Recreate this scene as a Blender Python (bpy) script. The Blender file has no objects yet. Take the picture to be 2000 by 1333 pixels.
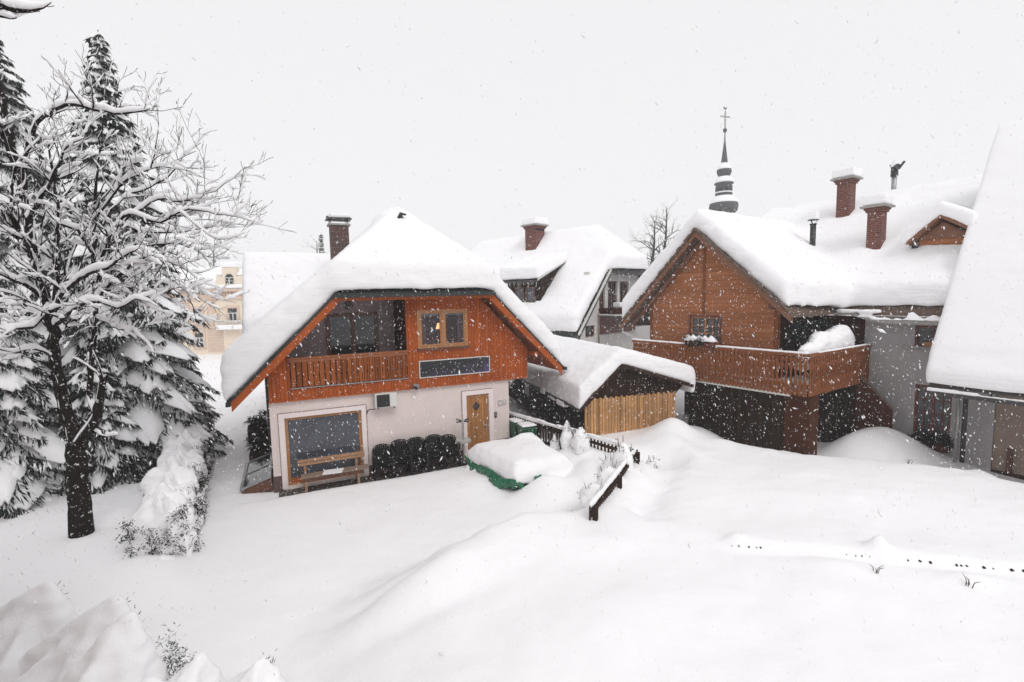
import bpy, bmesh, math, random
import numpy as np
from mathutils import Matrix, Vector
PI = math.pi
S = bpy.context.scene
COL = S.collection
R = math.radians

# ---------------------------------------------------------------- camera, sky, sun, exposure
cam = bpy.data.cameras.new('camera'); cam.lens = 17.0; cam.sensor_width = 36.0
cam.clip_start = 0.1; cam.clip_end = 1000
camo = bpy.data.objects.new('camera', cam); COL.objects.link(camo)
camo.matrix_world = Matrix.Translation((0, 0, 5.7)) @ Matrix.Rotation(R(90 - 5.3), 4, 'X') @ Matrix.Rotation(R(-1.17), 4, 'Z')
S.camera = camo

W = bpy.data.worlds.new('World'); S.world = W; W.use_nodes = True
nt = W.node_tree; bgn = nt.nodes['Background']
SUN_EL, SUN_AZ = R(48), R(150)
sky = nt.nodes.new('ShaderNodeTexSky'); sky.sky_type = 'NISHITA'; sky.sun_disc = False
sky.sun_elevation = SUN_EL; sky.sun_rotation = SUN_AZ; sky.dust_density = 4.0
hs = nt.nodes.new('ShaderNodeHueSaturation'); hs.inputs['Saturation'].default_value = 0.12
mx = nt.nodes.new('ShaderNodeMixRGB'); mx.inputs[0].default_value = 0.9
mx.inputs[2].default_value = (8.9, 8.86, 9.0, 1)
nt.links.new(sky.outputs[0], hs.inputs['Color']); nt.links.new(hs.outputs[0], mx.inputs[1])
nt.links.new(mx.outputs[0], bgn.inputs[0]); bgn.inputs[1].default_value = 0.1

sun = bpy.data.lights.new('sun', 'SUN'); sun.energy = 1.0; sun.angle = R(25); sun.color = (1, 0.98, 0.96)
suno = bpy.data.objects.new('sun', sun); COL.objects.link(suno)
_d = Vector((math.sin(SUN_AZ) * math.cos(SUN_EL), math.cos(SUN_AZ) * math.cos(SUN_EL), math.sin(SUN_EL)))
suno.rotation_euler = (-_d).to_track_quat('-Z', 'Y').to_euler()
suno.location = (0, -20, 40)

S.view_settings.view_transform = 'Standard'; S.view_settings.look = 'None'
S.view_settings.exposure = 0.10; S.view_settings.gamma = 1.0
S.cycles.use_denoising = True
S.cycles.max_bounces = 8; S.cycles.volume_bounces = 1

# ---------------------------------------------------------------- materials
def _mat(name):
    m = bpy.data.materials.new(name); m.use_nodes = True
    return m, m.node_tree, m.node_tree.nodes['Principled BSDF']

def nd(nt, t, **k):
    n = nt.nodes.new(t)
    for a, b in k.items(): setattr(n, a, b)
    return n

def mth(nt, op, a, b=None):
    n = nt.nodes.new('ShaderNodeMath'); n.operation = op
    for i, v in enumerate((a, b)):
        if v is None: continue
        if isinstance(v, (int, float)): n.inputs[i].default_value = v
        else: nt.links.new(v, n.inputs[i])
    return n.outputs[0]

def mix(nt, fac, a, b, mode='MIX'):
    n = nt.nodes.new('ShaderNodeMixRGB'); n.blend_type = mode
    for i, v in ((0, fac), (1, a), (2, b)):
        if isinstance(v, (int, float)): n.inputs[i].default_value = v
        elif isinstance(v, tuple): n.inputs[i].default_value = v + (1,) if len(v) == 3 else v
        else: nt.links.new(v, n.inputs[i])
    return n.outputs[0]

def plain(name, col, rough=0.7, var=0.15, scale=6.0, bump=0.1, metal=0.0, bscale=None, spec=None):
    m, nt, p = _mat(name)
    tc = nd(nt, 'ShaderNodeTexCoord')
    no = nd(nt, 'ShaderNodeTexNoise'); no.inputs['Scale'].default_value = scale; no.inputs['Detail'].default_value = 5
    nt.links.new(tc.outputs['Object'], no.inputs['Vector'])
    f = mth(nt, 'MULTIPLY', mth(nt, 'SUBTRACT', no.outputs[0], 0.5), 2 * var)
    f = mth(nt, 'ADD', f, 1.0)
    c = mix(nt, 1.0, col, (1, 1, 1), 'MULTIPLY')
    v = nd(nt, 'ShaderNodeVectorMath', operation='SCALE'); v.inputs[0].default_value = col
    nt.links.new(f, v.inputs['Scale']); nt.links.new(v.outputs[0], p.inputs['Base Color'])
    p.inputs['Roughness'].default_value = rough; p.inputs['Metallic'].default_value = metal
    if spec is not None: p.inputs['Specular IOR Level'].default_value = spec
    if bump:
        n2 = nd(nt, 'ShaderNodeTexNoise'); n2.inputs['Scale'].default_value = bscale or scale * 5; n2.inputs['Detail'].default_value = 4
        nt.links.new(tc.outputs['Object'], n2.inputs['Vector'])
        b = nd(nt, 'ShaderNodeBump'); b.inputs['Strength'].default_value = bump; b.inputs['Distance'].default_value = 0.03
        nt.links.new(n2.outputs[0], b.inputs['Height']); nt.links.new(b.outputs[0], p.inputs['Normal'])
    return m

def boards(name, col, axis, width, rough=0.6, groove=0.1, gdark=0.25, var=0.25, grain=0.35, mottle=0.0, spec=0.12):
    """planked wood: one tone per plank, dark joints, grain along the plank; axis = coordinate the planks repeat along ('X','Y','Z','XY')"""
    m, nt, p = _mat(name)
    tc = nd(nt, 'ShaderNodeTexCoord'); sx = nd(nt, 'ShaderNodeSeparateXYZ'); nt.links.new(tc.outputs['Object'], sx.inputs[0])
    o = sx.outputs
    c = {'X': o[0], 'Y': o[1], 'Z': o[2]}.get(axis) or mth(nt, 'ADD', o[0], o[1])
    s = mth(nt, 'MULTIPLY', c, 1.0 / width)
    fr = mth(nt, 'FRACT', s); fl = mth(nt, 'FLOOR', s)
    g = mth(nt, 'GREATER_THAN', mth(nt, 'ABSOLUTE', mth(nt, 'SUBTRACT', fr, 0.5)), 0.5 - groove / 2)
    wn = nd(nt, 'ShaderNodeTexWhiteNoise', noise_dimensions='1D'); nt.links.new(fl, wn.inputs['W'])
    t = mth(nt, 'ADD', mth(nt, 'MULTIPLY', mth(nt, 'SUBTRACT', wn.outputs[0], 0.5), 2 * var), 1.0)
    mp = nd(nt, 'ShaderNodeMapping'); nt.links.new(tc.outputs['Object'], mp.inputs[0])
    mp.inputs['Scale'].default_value = (1.2, 1.2, 28) if axis == 'Z' else (28, 28, 1.2)
    no = nd(nt, 'ShaderNodeTexNoise'); no.inputs['Scale'].default_value = 1.0; no.inputs['Detail'].default_value = 6
    nt.links.new(mp.outputs[0], no.inputs['Vector'])
    t2 = mth(nt, 'ADD', mth(nt, 'MULTIPLY', mth(nt, 'SUBTRACT', no.outputs[0], 0.5), 2 * grain), 1.0)
    t = mth(nt, 'MULTIPLY', t, t2)
    if mottle:
        n3 = nd(nt, 'ShaderNodeTexNoise'); n3.inputs['Scale'].default_value = 1.3; n3.inputs['Detail'].default_value = 4
        nt.links.new(tc.outputs['Object'], n3.inputs['Vector'])
        t = mth(nt, 'MULTIPLY', t, mth(nt, 'ADD', mth(nt, 'MULTIPLY', mth(nt, 'SUBTRACT', n3.outputs[0], 0.5), 2 * mottle), 1.0))
    v = nd(nt, 'ShaderNodeVectorMath', operation='SCALE'); v.inputs[0].default_value = col; nt.links.new(t, v.inputs['Scale'])
    dk = tuple(x * gdark for x in col)
    nt.links.new(mix(nt, g, v.outputs[0], dk), p.inputs['Base Color'])
    p.inputs['Roughness'].default_value = rough; p.inputs['Specular IOR Level'].default_value = spec
    b = nd(nt, 'ShaderNodeBump'); b.inputs['Strength'].default_value = 0.5; b.inputs['Distance'].default_value = 0.015
    h = mth(nt, 'SUBTRACT', mth(nt, 'MULTIPLY', no.outputs[0], 0.3), g)
    nt.links.new(h, b.inputs['Height']); nt.links.new(b.outputs[0], p.inputs['Normal'])
    return m

def brick(name, c1, c2, mortar, w=0.24, h=0.08):
    m, nt, p = _mat(name)
    tc = nd(nt, 'ShaderNodeTexCoord'); sx = nd(nt, 'ShaderNodeSeparateXYZ'); nt.links.new(tc.outputs['Object'], sx.inputs[0])
    cx = nd(nt, 'ShaderNodeCombineXYZ')
    nt.links.new(mth(nt, 'ADD', sx.outputs[0], sx.outputs[1]), cx.inputs[0]); nt.links.new(sx.outputs[2], cx.inputs[1])
    b = nd(nt, 'ShaderNodeTexBrick'); nt.links.new(cx.outputs[0], b.inputs['Vector'])
    b.inputs['Color1'].default_value = c1 + (1,); b.inputs['Color2'].default_value = c2 + (1,); b.inputs['Mortar'].default_value = mortar + (1,)
    b.inputs['Scale'].default_value = 1.0; b.inputs['Brick Width'].default_value = w; b.inputs['Row Height'].default_value = h
    b.inputs['Mortar Size'].default_value = 0.008; b.inputs['Bias'].default_value = -0.2
    no = nd(nt, 'ShaderNodeTexNoise'); no.inputs['Scale'].default_value = 7; nt.links.new(tc.outputs['Object'], no.inputs['Vector'])
    nt.links.new(mix(nt, 0.5, b.outputs[0], mix(nt, 1.0, b.outputs[0], no.outputs[0], 'MULTIPLY')), p.inputs['Base Color'])
    p.inputs['Roughness'].default_value = 0.85
    bu = nd(nt, 'ShaderNodeBump'); bu.inputs['Strength'].default_value = 0.6; bu.inputs['Distance'].default_value = 0.01; bu.invert = True
    nt.links.new(b.outputs['Fac'], bu.inputs['Height']); nt.links.new(bu.outputs[0], p.inputs['Normal'])
    return m

def snowmat(name, col):
    m, nt, p = _mat(name)
    tc = nd(nt, 'ShaderNodeTexCoord')
    p.inputs['Base Color'].default_value = col + (1,)
    p.inputs['Roughness'].default_value = 0.75; p.inputs['Specular IOR Level'].default_value = 0.2
    a = nd(nt, 'ShaderNodeTexNoise'); a.inputs['Scale'].default_value = 2.2; a.inputs['Detail'].default_value = 8; a.inputs['Roughness'].default_value = 0.62
    nt.links.new(tc.outputs['Object'], a.inputs['Vector'])
    c = nd(nt, 'ShaderNodeTexNoise'); c.inputs['Scale'].default_value = 45; c.inputs['Detail'].default_value = 3
    nt.links.new(tc.outputs['Object'], c.inputs['Vector'])
    # layering shows on steep faces only
    mp = nd(nt, 'ShaderNodeMapping'); mp.inputs['Scale'].default_value = (0.8, 0.8, 9.0); nt.links.new(tc.outputs['Object'], mp.inputs[0])
    l = nd(nt, 'ShaderNodeTexNoise'); l.inputs['Scale'].default_value = 1.6; l.inputs['Detail'].default_value = 5; nt.links.new(mp.outputs[0], l.inputs['Vector'])
    ge = nd(nt, 'ShaderNodeNewGeometry'); sz = nd(nt, 'ShaderNodeSeparateXYZ'); nt.links.new(ge.outputs['Normal'], sz.inputs[0])
    st = mth(nt, 'MULTIPLY', mth(nt, 'MAXIMUM', mth(nt, 'SUBTRACT', 0.42, mth(nt, 'ABSOLUTE', sz.outputs[2])), 0.0), 2.2)
    h = mth(nt, 'ADD', mth(nt, 'MULTIPLY', a.outputs[0], 1.0), mth(nt, 'MULTIPLY', c.outputs[0], 0.22))
    h = mth(nt, 'ADD', h, mth(nt, 'MULTIPLY', mth(nt, 'MULTIPLY', l.outputs[0], st), 1.3))
    b = nd(nt, 'ShaderNodeBump'); b.inputs['Strength'].default_value = 0.35; b.inputs['Distance'].default_value = 0.06
    nt.links.new(h, b.inputs['Height']); nt.links.new(b.outputs[0], p.inputs['Normal'])
    return m

def glass(name, tint=(0.05, 0.055, 0.065), rough=0.06, see=0.0):
    m, nt, p = _mat(name)
    p.inputs['Base Color'].default_value = tint + (1,); p.inputs['Roughness'].default_value = rough
    p.inputs['Specular IOR Level'].default_value = 0.5
    tc = nd(nt, 'ShaderNodeTexCoord'); no = nd(nt, 'ShaderNodeTexNoise'); no.inputs['Scale'].default_value = 2.0; no.inputs['Detail'].default_value = 4
    nt.links.new(tc.outputs['Object'], no.inputs['Vector'])
    nt.links.new(mix(nt, no.outputs[0], tuple(x * 0.4 for x in tint), tuple(x * 1.6 for x in tint)), p.inputs['Base Color'])
    b = nd(nt, 'ShaderNodeBump'); b.inputs['Strength'].default_value = 0.05; b.inputs['Distance'].default_value = 0.05
    nt.links.new(no.outputs[0], b.inputs['Height']); nt.links.new(b.outputs[0], p.inputs['Normal'])
    if see:
        tr = nd(nt, 'ShaderNodeBsdfTransparent'); ms = nd(nt, 'ShaderNodeMixShader'); ms.inputs[0].default_value = see
        nt.links.new(p.outputs[0], ms.inputs[1]); nt.links.new(tr.outputs[0], ms.inputs[2])
        nt.links.new(ms.outputs[0], nt.nodes['Material Output'].inputs[0])
    return m

def emit(name, col, st):
    m, nt, p = _mat(name)
    p.inputs['Base Color'].default_value = col + (1,); p.inputs['Emission Color'].default_value = col + (1,); p.inputs['Emission Strength'].default_value = st
    return m

def snowbark(m):
    # wind-plastered snow caught in the bark: small hard edged white flecks
    nt = m.node_tree; p = nt.nodes['Principled BSDF']; old = p.inputs['Base Color'].links[0].from_socket
    tc = nd(nt, 'ShaderNodeTexCoord'); n = nd(nt, 'ShaderNodeTexNoise'); n.inputs['Scale'].default_value = 11; n.inputs['Detail'].default_value = 6; n.inputs['Roughness'].default_value = 0.7
    nt.links.new(tc.outputs['Object'], n.inputs['Vector'])
    nt.links.new(mix(nt, mth(nt, 'GREATER_THAN', n.outputs[0], 0.62), old, (0.75, 0.75, 0.77)), p.inputs['Base Color'])
    return m

M = dict(
 snow=snowmat('snow', (0.89, 0.885, 0.895)),
 tsnow=snowmat('branch_snow', (0.88, 0.88, 0.89)),
 orange=boards('orange_vertical_cladding', (0.35, 0.078, 0.016), 'X', 0.105, groove=0.1, gdark=0.3, var=0.16, grain=0.35, mottle=0.32),
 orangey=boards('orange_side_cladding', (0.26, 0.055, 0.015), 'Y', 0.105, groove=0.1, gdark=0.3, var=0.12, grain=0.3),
 beam=plain('orange_beam_wood', (0.36, 0.082, 0.016), 0.55, 0.3, 5, 0.2, spec=0.15),
 railw=plain('brown_rail_wood', (0.28, 0.085, 0.024), 0.55, 0.3, 5, 0.2),
 balw=boards('balcony_boards', (0.25, 0.07, 0.018), 'X', 0.165, groove=0.12, gdark=0.12, var=0.25, grain=0.4),
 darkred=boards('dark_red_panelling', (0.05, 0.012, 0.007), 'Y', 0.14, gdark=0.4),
 metal=plain('dark_roof_metal', (0.012, 0.016, 0.016), 0.45, 0.3, 4, 0.1),
 gutter=plain('gutter_metal', (0.035, 0.03, 0.03), 0.45, 0.3, 6, 0.05),
 zinc=plain('zinc_metal', (0.32, 0.32, 0.33), 0.4, 0.2, 6, 0.05, metal=0.6),
 plaster=plain('pink_plaster', (0.69, 0.595, 0.56), 0.9, 0.10, 1.1, 0.15, bscale=60),
 trimp=plain('pale_window_surround', (0.78, 0.69, 0.67), 0.9, 0.05, 2, 0.1, bscale=60),
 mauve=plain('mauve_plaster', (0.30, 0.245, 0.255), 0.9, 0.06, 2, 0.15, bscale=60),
 socle=plain('brown_socle', (0.10, 0.06, 0.055), 0.85, 0.4, 12, 0.3),
 grey=plain('grey_plaster', (0.36, 0.338, 0.338), 0.9, 0.12, 1.1, 0.25, bscale=50),
 white=plain('white_plaster', (0.62, 0.60, 0.58), 0.9, 0.1, 1.2, 0.2, bscale=50),
 tan=plain('tan_roughcast', (0.30, 0.225, 0.18), 0.95, 0.18, 2.5, 0.5, bscale=45),
 oak=boards('oak_door_boards', (0.36, 0.17, 0.06), 'X', 0.09, groove=0.07, gdark=0.45, var=0.12, grain=0.4),
 oakf=plain('oak_frame', (0.36, 0.16, 0.055), 0.5, 0.3, 8, 0.15),
 brownf=plain('dark_brown_frame', (0.10, 0.035, 0.015), 0.5, 0.3, 8, 0.15),
 redf=plain('red_brown_frame', (0.13, 0.03, 0.018), 0.5, 0.3, 8, 0.15),
 glass=glass('window_glass'),
 glassb=glass('blue_grey_glass', (0.062, 0.068, 0.085)),
 glassd=glass('dark_glass', (0.02, 0.022, 0.025)),
 glasst=glass('clear_glass', (0.05, 0.05, 0.06), see=0.72),
 chal=boards('chalet_horizontal_boards', (0.35, 0.135, 0.058), 'Z', 0.17, groove=0.07, gdark=0.45, var=0.16, grain=0.4, mottle=0.15),
 chalrail=plain('chalet_rail_wood', (0.20, 0.068, 0.025), 0.6, 0.35, 6, 0.2, spec=0.15),
 chalbeam=plain('chalet_weathered_beam', (0.20, 0.085, 0.042), 0.7, 0.35, 4, 0.3),
 shingle=plain('weathered_shingle_edge', (0.13, 0.085, 0.065), 0.9, 0.5, 14, 0.6),
 darkb=boards('dark_vertical_boards', (0.026, 0.0135, 0.0085), 'X', 0.15, spec=0.08, groove=0.1, gdark=0.2, var=0.35, grain=0.5),
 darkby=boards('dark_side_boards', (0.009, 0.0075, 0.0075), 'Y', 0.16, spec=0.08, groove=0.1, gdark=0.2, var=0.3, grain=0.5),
 lightb=boards('pale_vertical_boards', (0.43, 0.235, 0.105), 'X', 0.125, groove=0.14, gdark=0.3, var=0.30, grain=0.6, mottle=0.45),
 maroon=plain('maroon_masonry', (0.062, 0.021, 0.011), 0.85, 0.25, 3, 0.4, bscale=30, spec=0.1),
 brick=brick('red_brick', (0.20, 0.042, 0.024), (0.13, 0.032, 0.02), (0.26, 0.20, 0.18)),
 brickd=brick('sooty_brick', (0.12, 0.06, 0.05), (0.08, 0.05, 0.045), (0.2, 0.17, 0.16), 0.3, 0.22),
 conc=plain('concrete', (0.30, 0.29, 0.27), 0.9, 0.25, 8, 0.4),
 black=plain('black_plastic', (0.005, 0.005, 0.006), 0.45, 0.2, 8, 0.0, spec=0.2),
 grill=boards('grille', (0.05, 0.05, 0.05), 'Z', 0.03, groove=0.4, gdark=0.3, var=0, grain=0.1),
 ivory=plain('ivory_plastic', (0.62, 0.61, 0.58), 0.5, 0.08, 4, 0.05),
 paper=plain('white_board', (0.85, 0.85, 0.86), 0.6, 0.03, 4, 0.0),
 steel=plain('brushed_steel', (0.45, 0.45, 0.45), 0.3, 0.15, 6, 0.0, metal=0.9),
 tabtop=plain('pale_table_top', (0.42, 0.42, 0.40), 0.5, 0.25, 9, 0.1),
 bench=plain('weathered_bench_wood', (0.34, 0.19, 0.10), 0.7, 0.35, 7, 0.3),
 benchg=plain('grey_bench_wood', (0.24, 0.17, 0.13), 0.8, 0.35, 7, 0.3),
 green=plain('green_tarpaulin', (0.004, 0.135, 0.06), 0.35, 0.3, 5, 0.3, bscale=14),
 bin=plain('green_bin_plastic', (0.008, 0.085, 0.04), 0.45, 0.2, 5, 0.05),
 bark=snowbark(plain('dark_bark', (0.016, 0.012, 0.010), 0.95, 0.6, 9, 1.0, bscale=22, spec=0.05)),
 farbark=plain('grey_bark', (0.06, 0.055, 0.052), 0.95, 0.4, 10, 0.3),
 needle=plain('dark_needles', (0.014, 0.022, 0.018), 0.8, 0.6, 3, 0.0, spec=0.1),
 hedgel=plain('hedge_leaves', (0.014, 0.018, 0.012), 0.8, 0.6, 5, 0.0, spec=0.1),
 fence=plain('dark_fence_wood', (0.035, 0.020, 0.016), 0.85, 0.4, 12, 0.3, spec=0.1),
 slate=plain('slate_shingle', (0.045, 0.045, 0.05), 0.8, 0.6, 5, 0.4),
 gold=plain('dull_metal_cross', (0.30, 0.29, 0.28), 0.5, 0.1, 5, 0.0),
 cream=plain('cream_plaster', (0.76, 0.65, 0.52), 0.9, 0.06, 0.8, 0.1),
 salmon=plain('salmon_stucco', (0.64, 0.49, 0.39), 0.9, 0.12, 3, 0.3),
 letter=plain('dark_letters', (0.16, 0.08, 0.07), 0.7, 0.1, 5, 0.0),
 ownw=boards('shade_house_boards', (0.20, 0.075, 0.055), 'X', 0.16, gdark=0.4),  # boards of the added shading house, reddened for the light they bounce
 paving=plain('dark_wet_paving', (0.05, 0.038, 0.032), 0.8, 0.6, 7, 0.5),
 signm=None,
 twig=plain('dry_twig', (0.05, 0.035, 0.025), 0.9, 0.3, 10, 0.2),
 curtain=plain('mauve_curtain', (0.22, 0.13, 0.16), 0.9, 0.5, 5, 0.2),
 lampm=emit('lamp_shade_lit', (1.0, 0.55, 0.25), 2.2),
)
def _sign():
    m, nt, p = _mat('dark_violet_sign')
    tc = nd(nt, 'ShaderNodeTexCoord'); sx = nd(nt, 'ShaderNodeSeparateXYZ'); nt.links.new(tc.outputs['Object'], sx.inputs[0])
    no = nd(nt, 'ShaderNodeTexNoise'); no.inputs['Scale'].default_value = 3.5; no.inputs['Detail'].default_value = 6
    nt.links.new(tc.outputs['Object'], no.inputs['Vector'])
    # printed night picture: black upper left running into violet lower edge and right end
    f = mth(nt, 'ADD', mth(nt, 'MULTIPLY', sx.outputs[0], 0.30), mth(nt, 'MULTIPLY', sx.outputs[2], -1.5))
    f = mth(nt, 'ADD', f, mth(nt, 'MULTIPLY', mth(nt, 'SUBTRACT', no.outputs[0], 0.5), 1.6))
    rp = nd(nt, 'ShaderNodeValToRGB'); nt.links.new(mth(nt, 'ADD', f, 0.15), rp.inputs[0])
    e = rp.color_ramp.elements; e[0].color = (0.004, 0.006, 0.008, 1); e[1].color = (0.075, 0.045, 0.16, 1); e[1].position = 0.95
    x = e.new(0.45); x.color = (0.02, 0.012, 0.03, 1)
    nt.links.new(rp.outputs[0], p.inputs['Base Color']); p.inputs['Roughness'].default_value = 0.4
    return m
M['signm'] = _sign()
snowbark(M['paving'])

# ---------------------------------------------------------------- mesh helpers
def lattice(seed):
    return np.random.RandomState(seed).rand(64, 64, 64).astype(np.float32)
_LAT = lattice(5)
def vnoise(P, scale=1.0, octv=3):
    P = np.asarray(P, float) * scale; out = np.zeros(len(P)); amp = 1.0; tot = 0
    for k in range(octv):
        q = P * (2 ** k) + 17.3 * k; i = np.floor(q).astype(int); f = q - i; f = f * f * (3 - 2 * f)
        r = 0
        for dx in (0, 1):
            for dy in (0, 1):
                for dz in (0, 1):
                    w = (f[:, 0] if dx else 1 - f[:, 0]) * (f[:, 1] if dy else 1 - f[:, 1]) * (f[:, 2] if dz else 1 - f[:, 2])
                    r = r + w * _LAT[(i[:, 0] + dx) % 64, (i[:, 1] + dy) % 64, (i[:, 2] + dz) % 64]
        out += amp * (r - 0.5) * 2; tot += amp; amp *= 0.5
    return out / tot

def smoothstep(a, b, x):
    t = np.clip((x - a) / (b - a), 0, 1); return t * t * (3 - 2 * t)

def tag(o, label=None, cat=None, group=None, kind=None):
    for k, v in (('label', label), ('category', cat), ('group', group), ('kind', kind)):
        if v: o[k] = v
    return o

def thing(name, label, cat, loc=(0, 0, 0), rz=0.0, group=None):
    o = bpy.data.objects.new(name, None); COL.objects.link(o)
    o.empty_display_size = 0.3
    o.location = loc; o.rotation_euler = (0, 0, rz)
    return tag(o, label, cat, group)

class MB:
    def __init__(s, T=None): s.v = []; s.f = []; s.T = T
    def add(s, vs, fs):
        n = len(s.v)
        if s.T is not None: vs = [tuple(s.T @ Vector(v)) for v in vs]
        s.v += [tuple(map(float, v)) for v in vs]; s.f += [tuple(i + n for i in f) for f in fs]; return s
    def box(s, x0, x1, y0, y1, z0, z1, M4=None):
        vs = [(x, y, z) for z in (z0, z1) for y in (y0, y1) for x in (x0, x1)]
        if M4 is not None: vs = [tuple(M4 @ Vector(v)) for v in vs]
        return s.add(vs, [(0, 2, 3, 1), (4, 5, 7, 6), (0, 1, 5, 4), (2, 6, 7, 3), (0, 4, 6, 2), (1, 3, 7, 5)])
    def beam(s, a, b, w, h, up=(0, 0, 1)):
        """box of width w, height h whose axis runs a-b"""
        a = Vector(a); b = Vector(b); d = b - a; L = d.length; d.normalize()
        u = Vector(up); sd = d.cross(u)
        if sd.length < 1e-4: sd = Vector((1, 0, 0))
        sd.normalize(); u = sd.cross(d)
        vs = []
        for t in (0, L):
            for i in (-1, 1):
                for j in (-1, 1): vs.append(tuple(a + d * t + sd * (i * w / 2) + u * (j * h / 2)))
        return s.add(vs, [(0, 1, 3, 2), (4, 6, 7, 5), (0, 4, 5, 1), (2, 3, 7, 6), (0, 2, 6, 4), (1, 5, 7, 3)])
    def prism(s, poly, a, b, axis='Y'):
        """polygon extruded along axis from a to b; poly gives the other two coordinates (x,z), (y,z) or (x,y)"""
        n = len(poly)
        def P(p, t): return (p[0], t, p[1]) if axis == 'Y' else (t, p[0], p[1]) if axis == 'X' else (p[0], p[1], t)
        vs = [P(p, a) for p in poly] + [P(p, b) for p in poly]
        fs = [tuple(range(n)), tuple(range(2 * n - 1, n - 1, -1))] + [(i, i + n, (i + 1) % n + n, (i + 1) % n) for i in range(n)]
        return s.add(vs, fs)
    def slab(s, pts, dz0, dz1):
        """sloping polygon (3d points) given thickness from z+dz0 to z+dz1"""
        n = len(pts)
        vs = [(x, y, z + dz0) for x, y, z in pts] + [(x, y, z + dz1) for x, y, z in pts]
        return s.add(vs, [tuple(range(n - 1, -1, -1)), tuple(range(n, 2 * n))] + [(i, (i + 1) % n, (i + 1) % n + n, i + n) for i in range(n)])
    def tube(s, pts, rad, n=8, cap=True):
        pts = [Vector(p) for p in pts]; m = len(pts)
        if not hasattr(rad, '__len__'): rad = [rad] * m
        vs = []; fs = []; ref = None
        for i, p in enumerate(pts):
            d = (pts[min(i + 1, m - 1)] - pts[max(i - 1, 0)])
            d = d.normalized() if d.length > 1e-9 else Vector((0, 0, 1))
            if ref is None: ref = Vector((0, 0, 1)) if abs(d.z) < 0.9 else Vector((1, 0, 0))
            a = d.cross(ref); a.normalize(); b = a.cross(d); ref = b
            for k in range(n):
                t = 2 * PI * k / n; vs.append(tuple(p + (a * math.cos(t) + b * math.sin(t)) * rad[i]))
        for i in range(m - 1):
            for k in range(n): fs.append((i * n + k, i * n + (k + 1) % n, (i + 1) * n + (k + 1) % n, (i + 1) * n + k))
        if cap: fs += [tuple(range(n - 1, -1, -1)), tuple(range((m - 1) * n, m * n))]
        return s.add(vs, fs)
    def lathe(s, prof, n=16, c=(0, 0, 0)):
        vs = [(c[0] + r * math.cos(2 * PI * k / n), c[1] + r * math.sin(2 * PI * k / n), c[2] + z) for r, z in prof for k in range(n)]
        m = len(prof)
        fs = [(i * n + k, i * n + (k + 1) % n, (i + 1) * n + (k + 1) % n, (i + 1) * n + k) for i in range(m - 1) for k in range(n)]
        fs += [tuple(range(n - 1, -1, -1)), tuple(range((m - 1) * n, m * n))]
        return s.add(vs, fs)
    def build(s, name, m, parent=None, smooth=False, bevel=0.0):
        me = bpy.data.meshes.new(name); me.from_pydata(s.v, [], s.f); me.materials.append(M[m] if isinstance(m, str) else m)
        bm = bmesh.new(); bm.from_mesh(me); bmesh.ops.recalc_face_normals(bm, faces=bm.faces)
        if bevel: bmesh.ops.bevel(bm, geom=[e for e in bm.edges if len(e.link_faces) == 2 and e.calc_face_angle(0) > 0.6], offset=bevel, segments=1, affect='EDGES', clamp_overlap=True)
        bm.to_mesh(me); bm.free()
        if smooth: me.polygons.foreach_set('use_smooth', [True] * len(me.polygons))
        o = bpy.data.objects.new(name, me); COL.objects.link(o); o.parent = parent
        return o

def np_mesh(name, V, F, m, parent=None, smooth=True):
    """V (n,3), F (m,3) triangles or (m,4) quads"""
    V = np.asarray(V, np.float32); F = np.asarray(F, np.int32); k = F.shape[1]
    me = bpy.data.meshes.new(name); me.vertices.add(len(V)); me.vertices.foreach_set('co', V.ravel())
    me.loops.add(F.size); me.loops.foreach_set('vertex_index', F.ravel())
    me.polygons.add(len(F)); me.polygons.foreach_set('loop_start', np.arange(0, F.size, k, dtype=np.int32))
    me.polygons.foreach_set('loop_total', np.full(len(F), k, np.int32))
    if smooth: me.polygons.foreach_set('use_smooth', np.ones(len(F), bool))
    me.update(calc_edges=True); me.validate()
    me.materials.append(M[m]); o = bpy.data.objects.new(name, me); COL.objects.link(o); o.parent = parent
    return o

def hull(bm, pts):
    vs = [bm.verts.new(p) for p in pts]
    r = bmesh.ops.convex_hull(bm, input=vs)
    junk = [g for g in set(r['geom_interior']) | set(r['geom_unused']) if isinstance(g, bmesh.types.BMVert)]
    if junk: bmesh.ops.delete(bm, geom=junk, context='VERTS')

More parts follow.
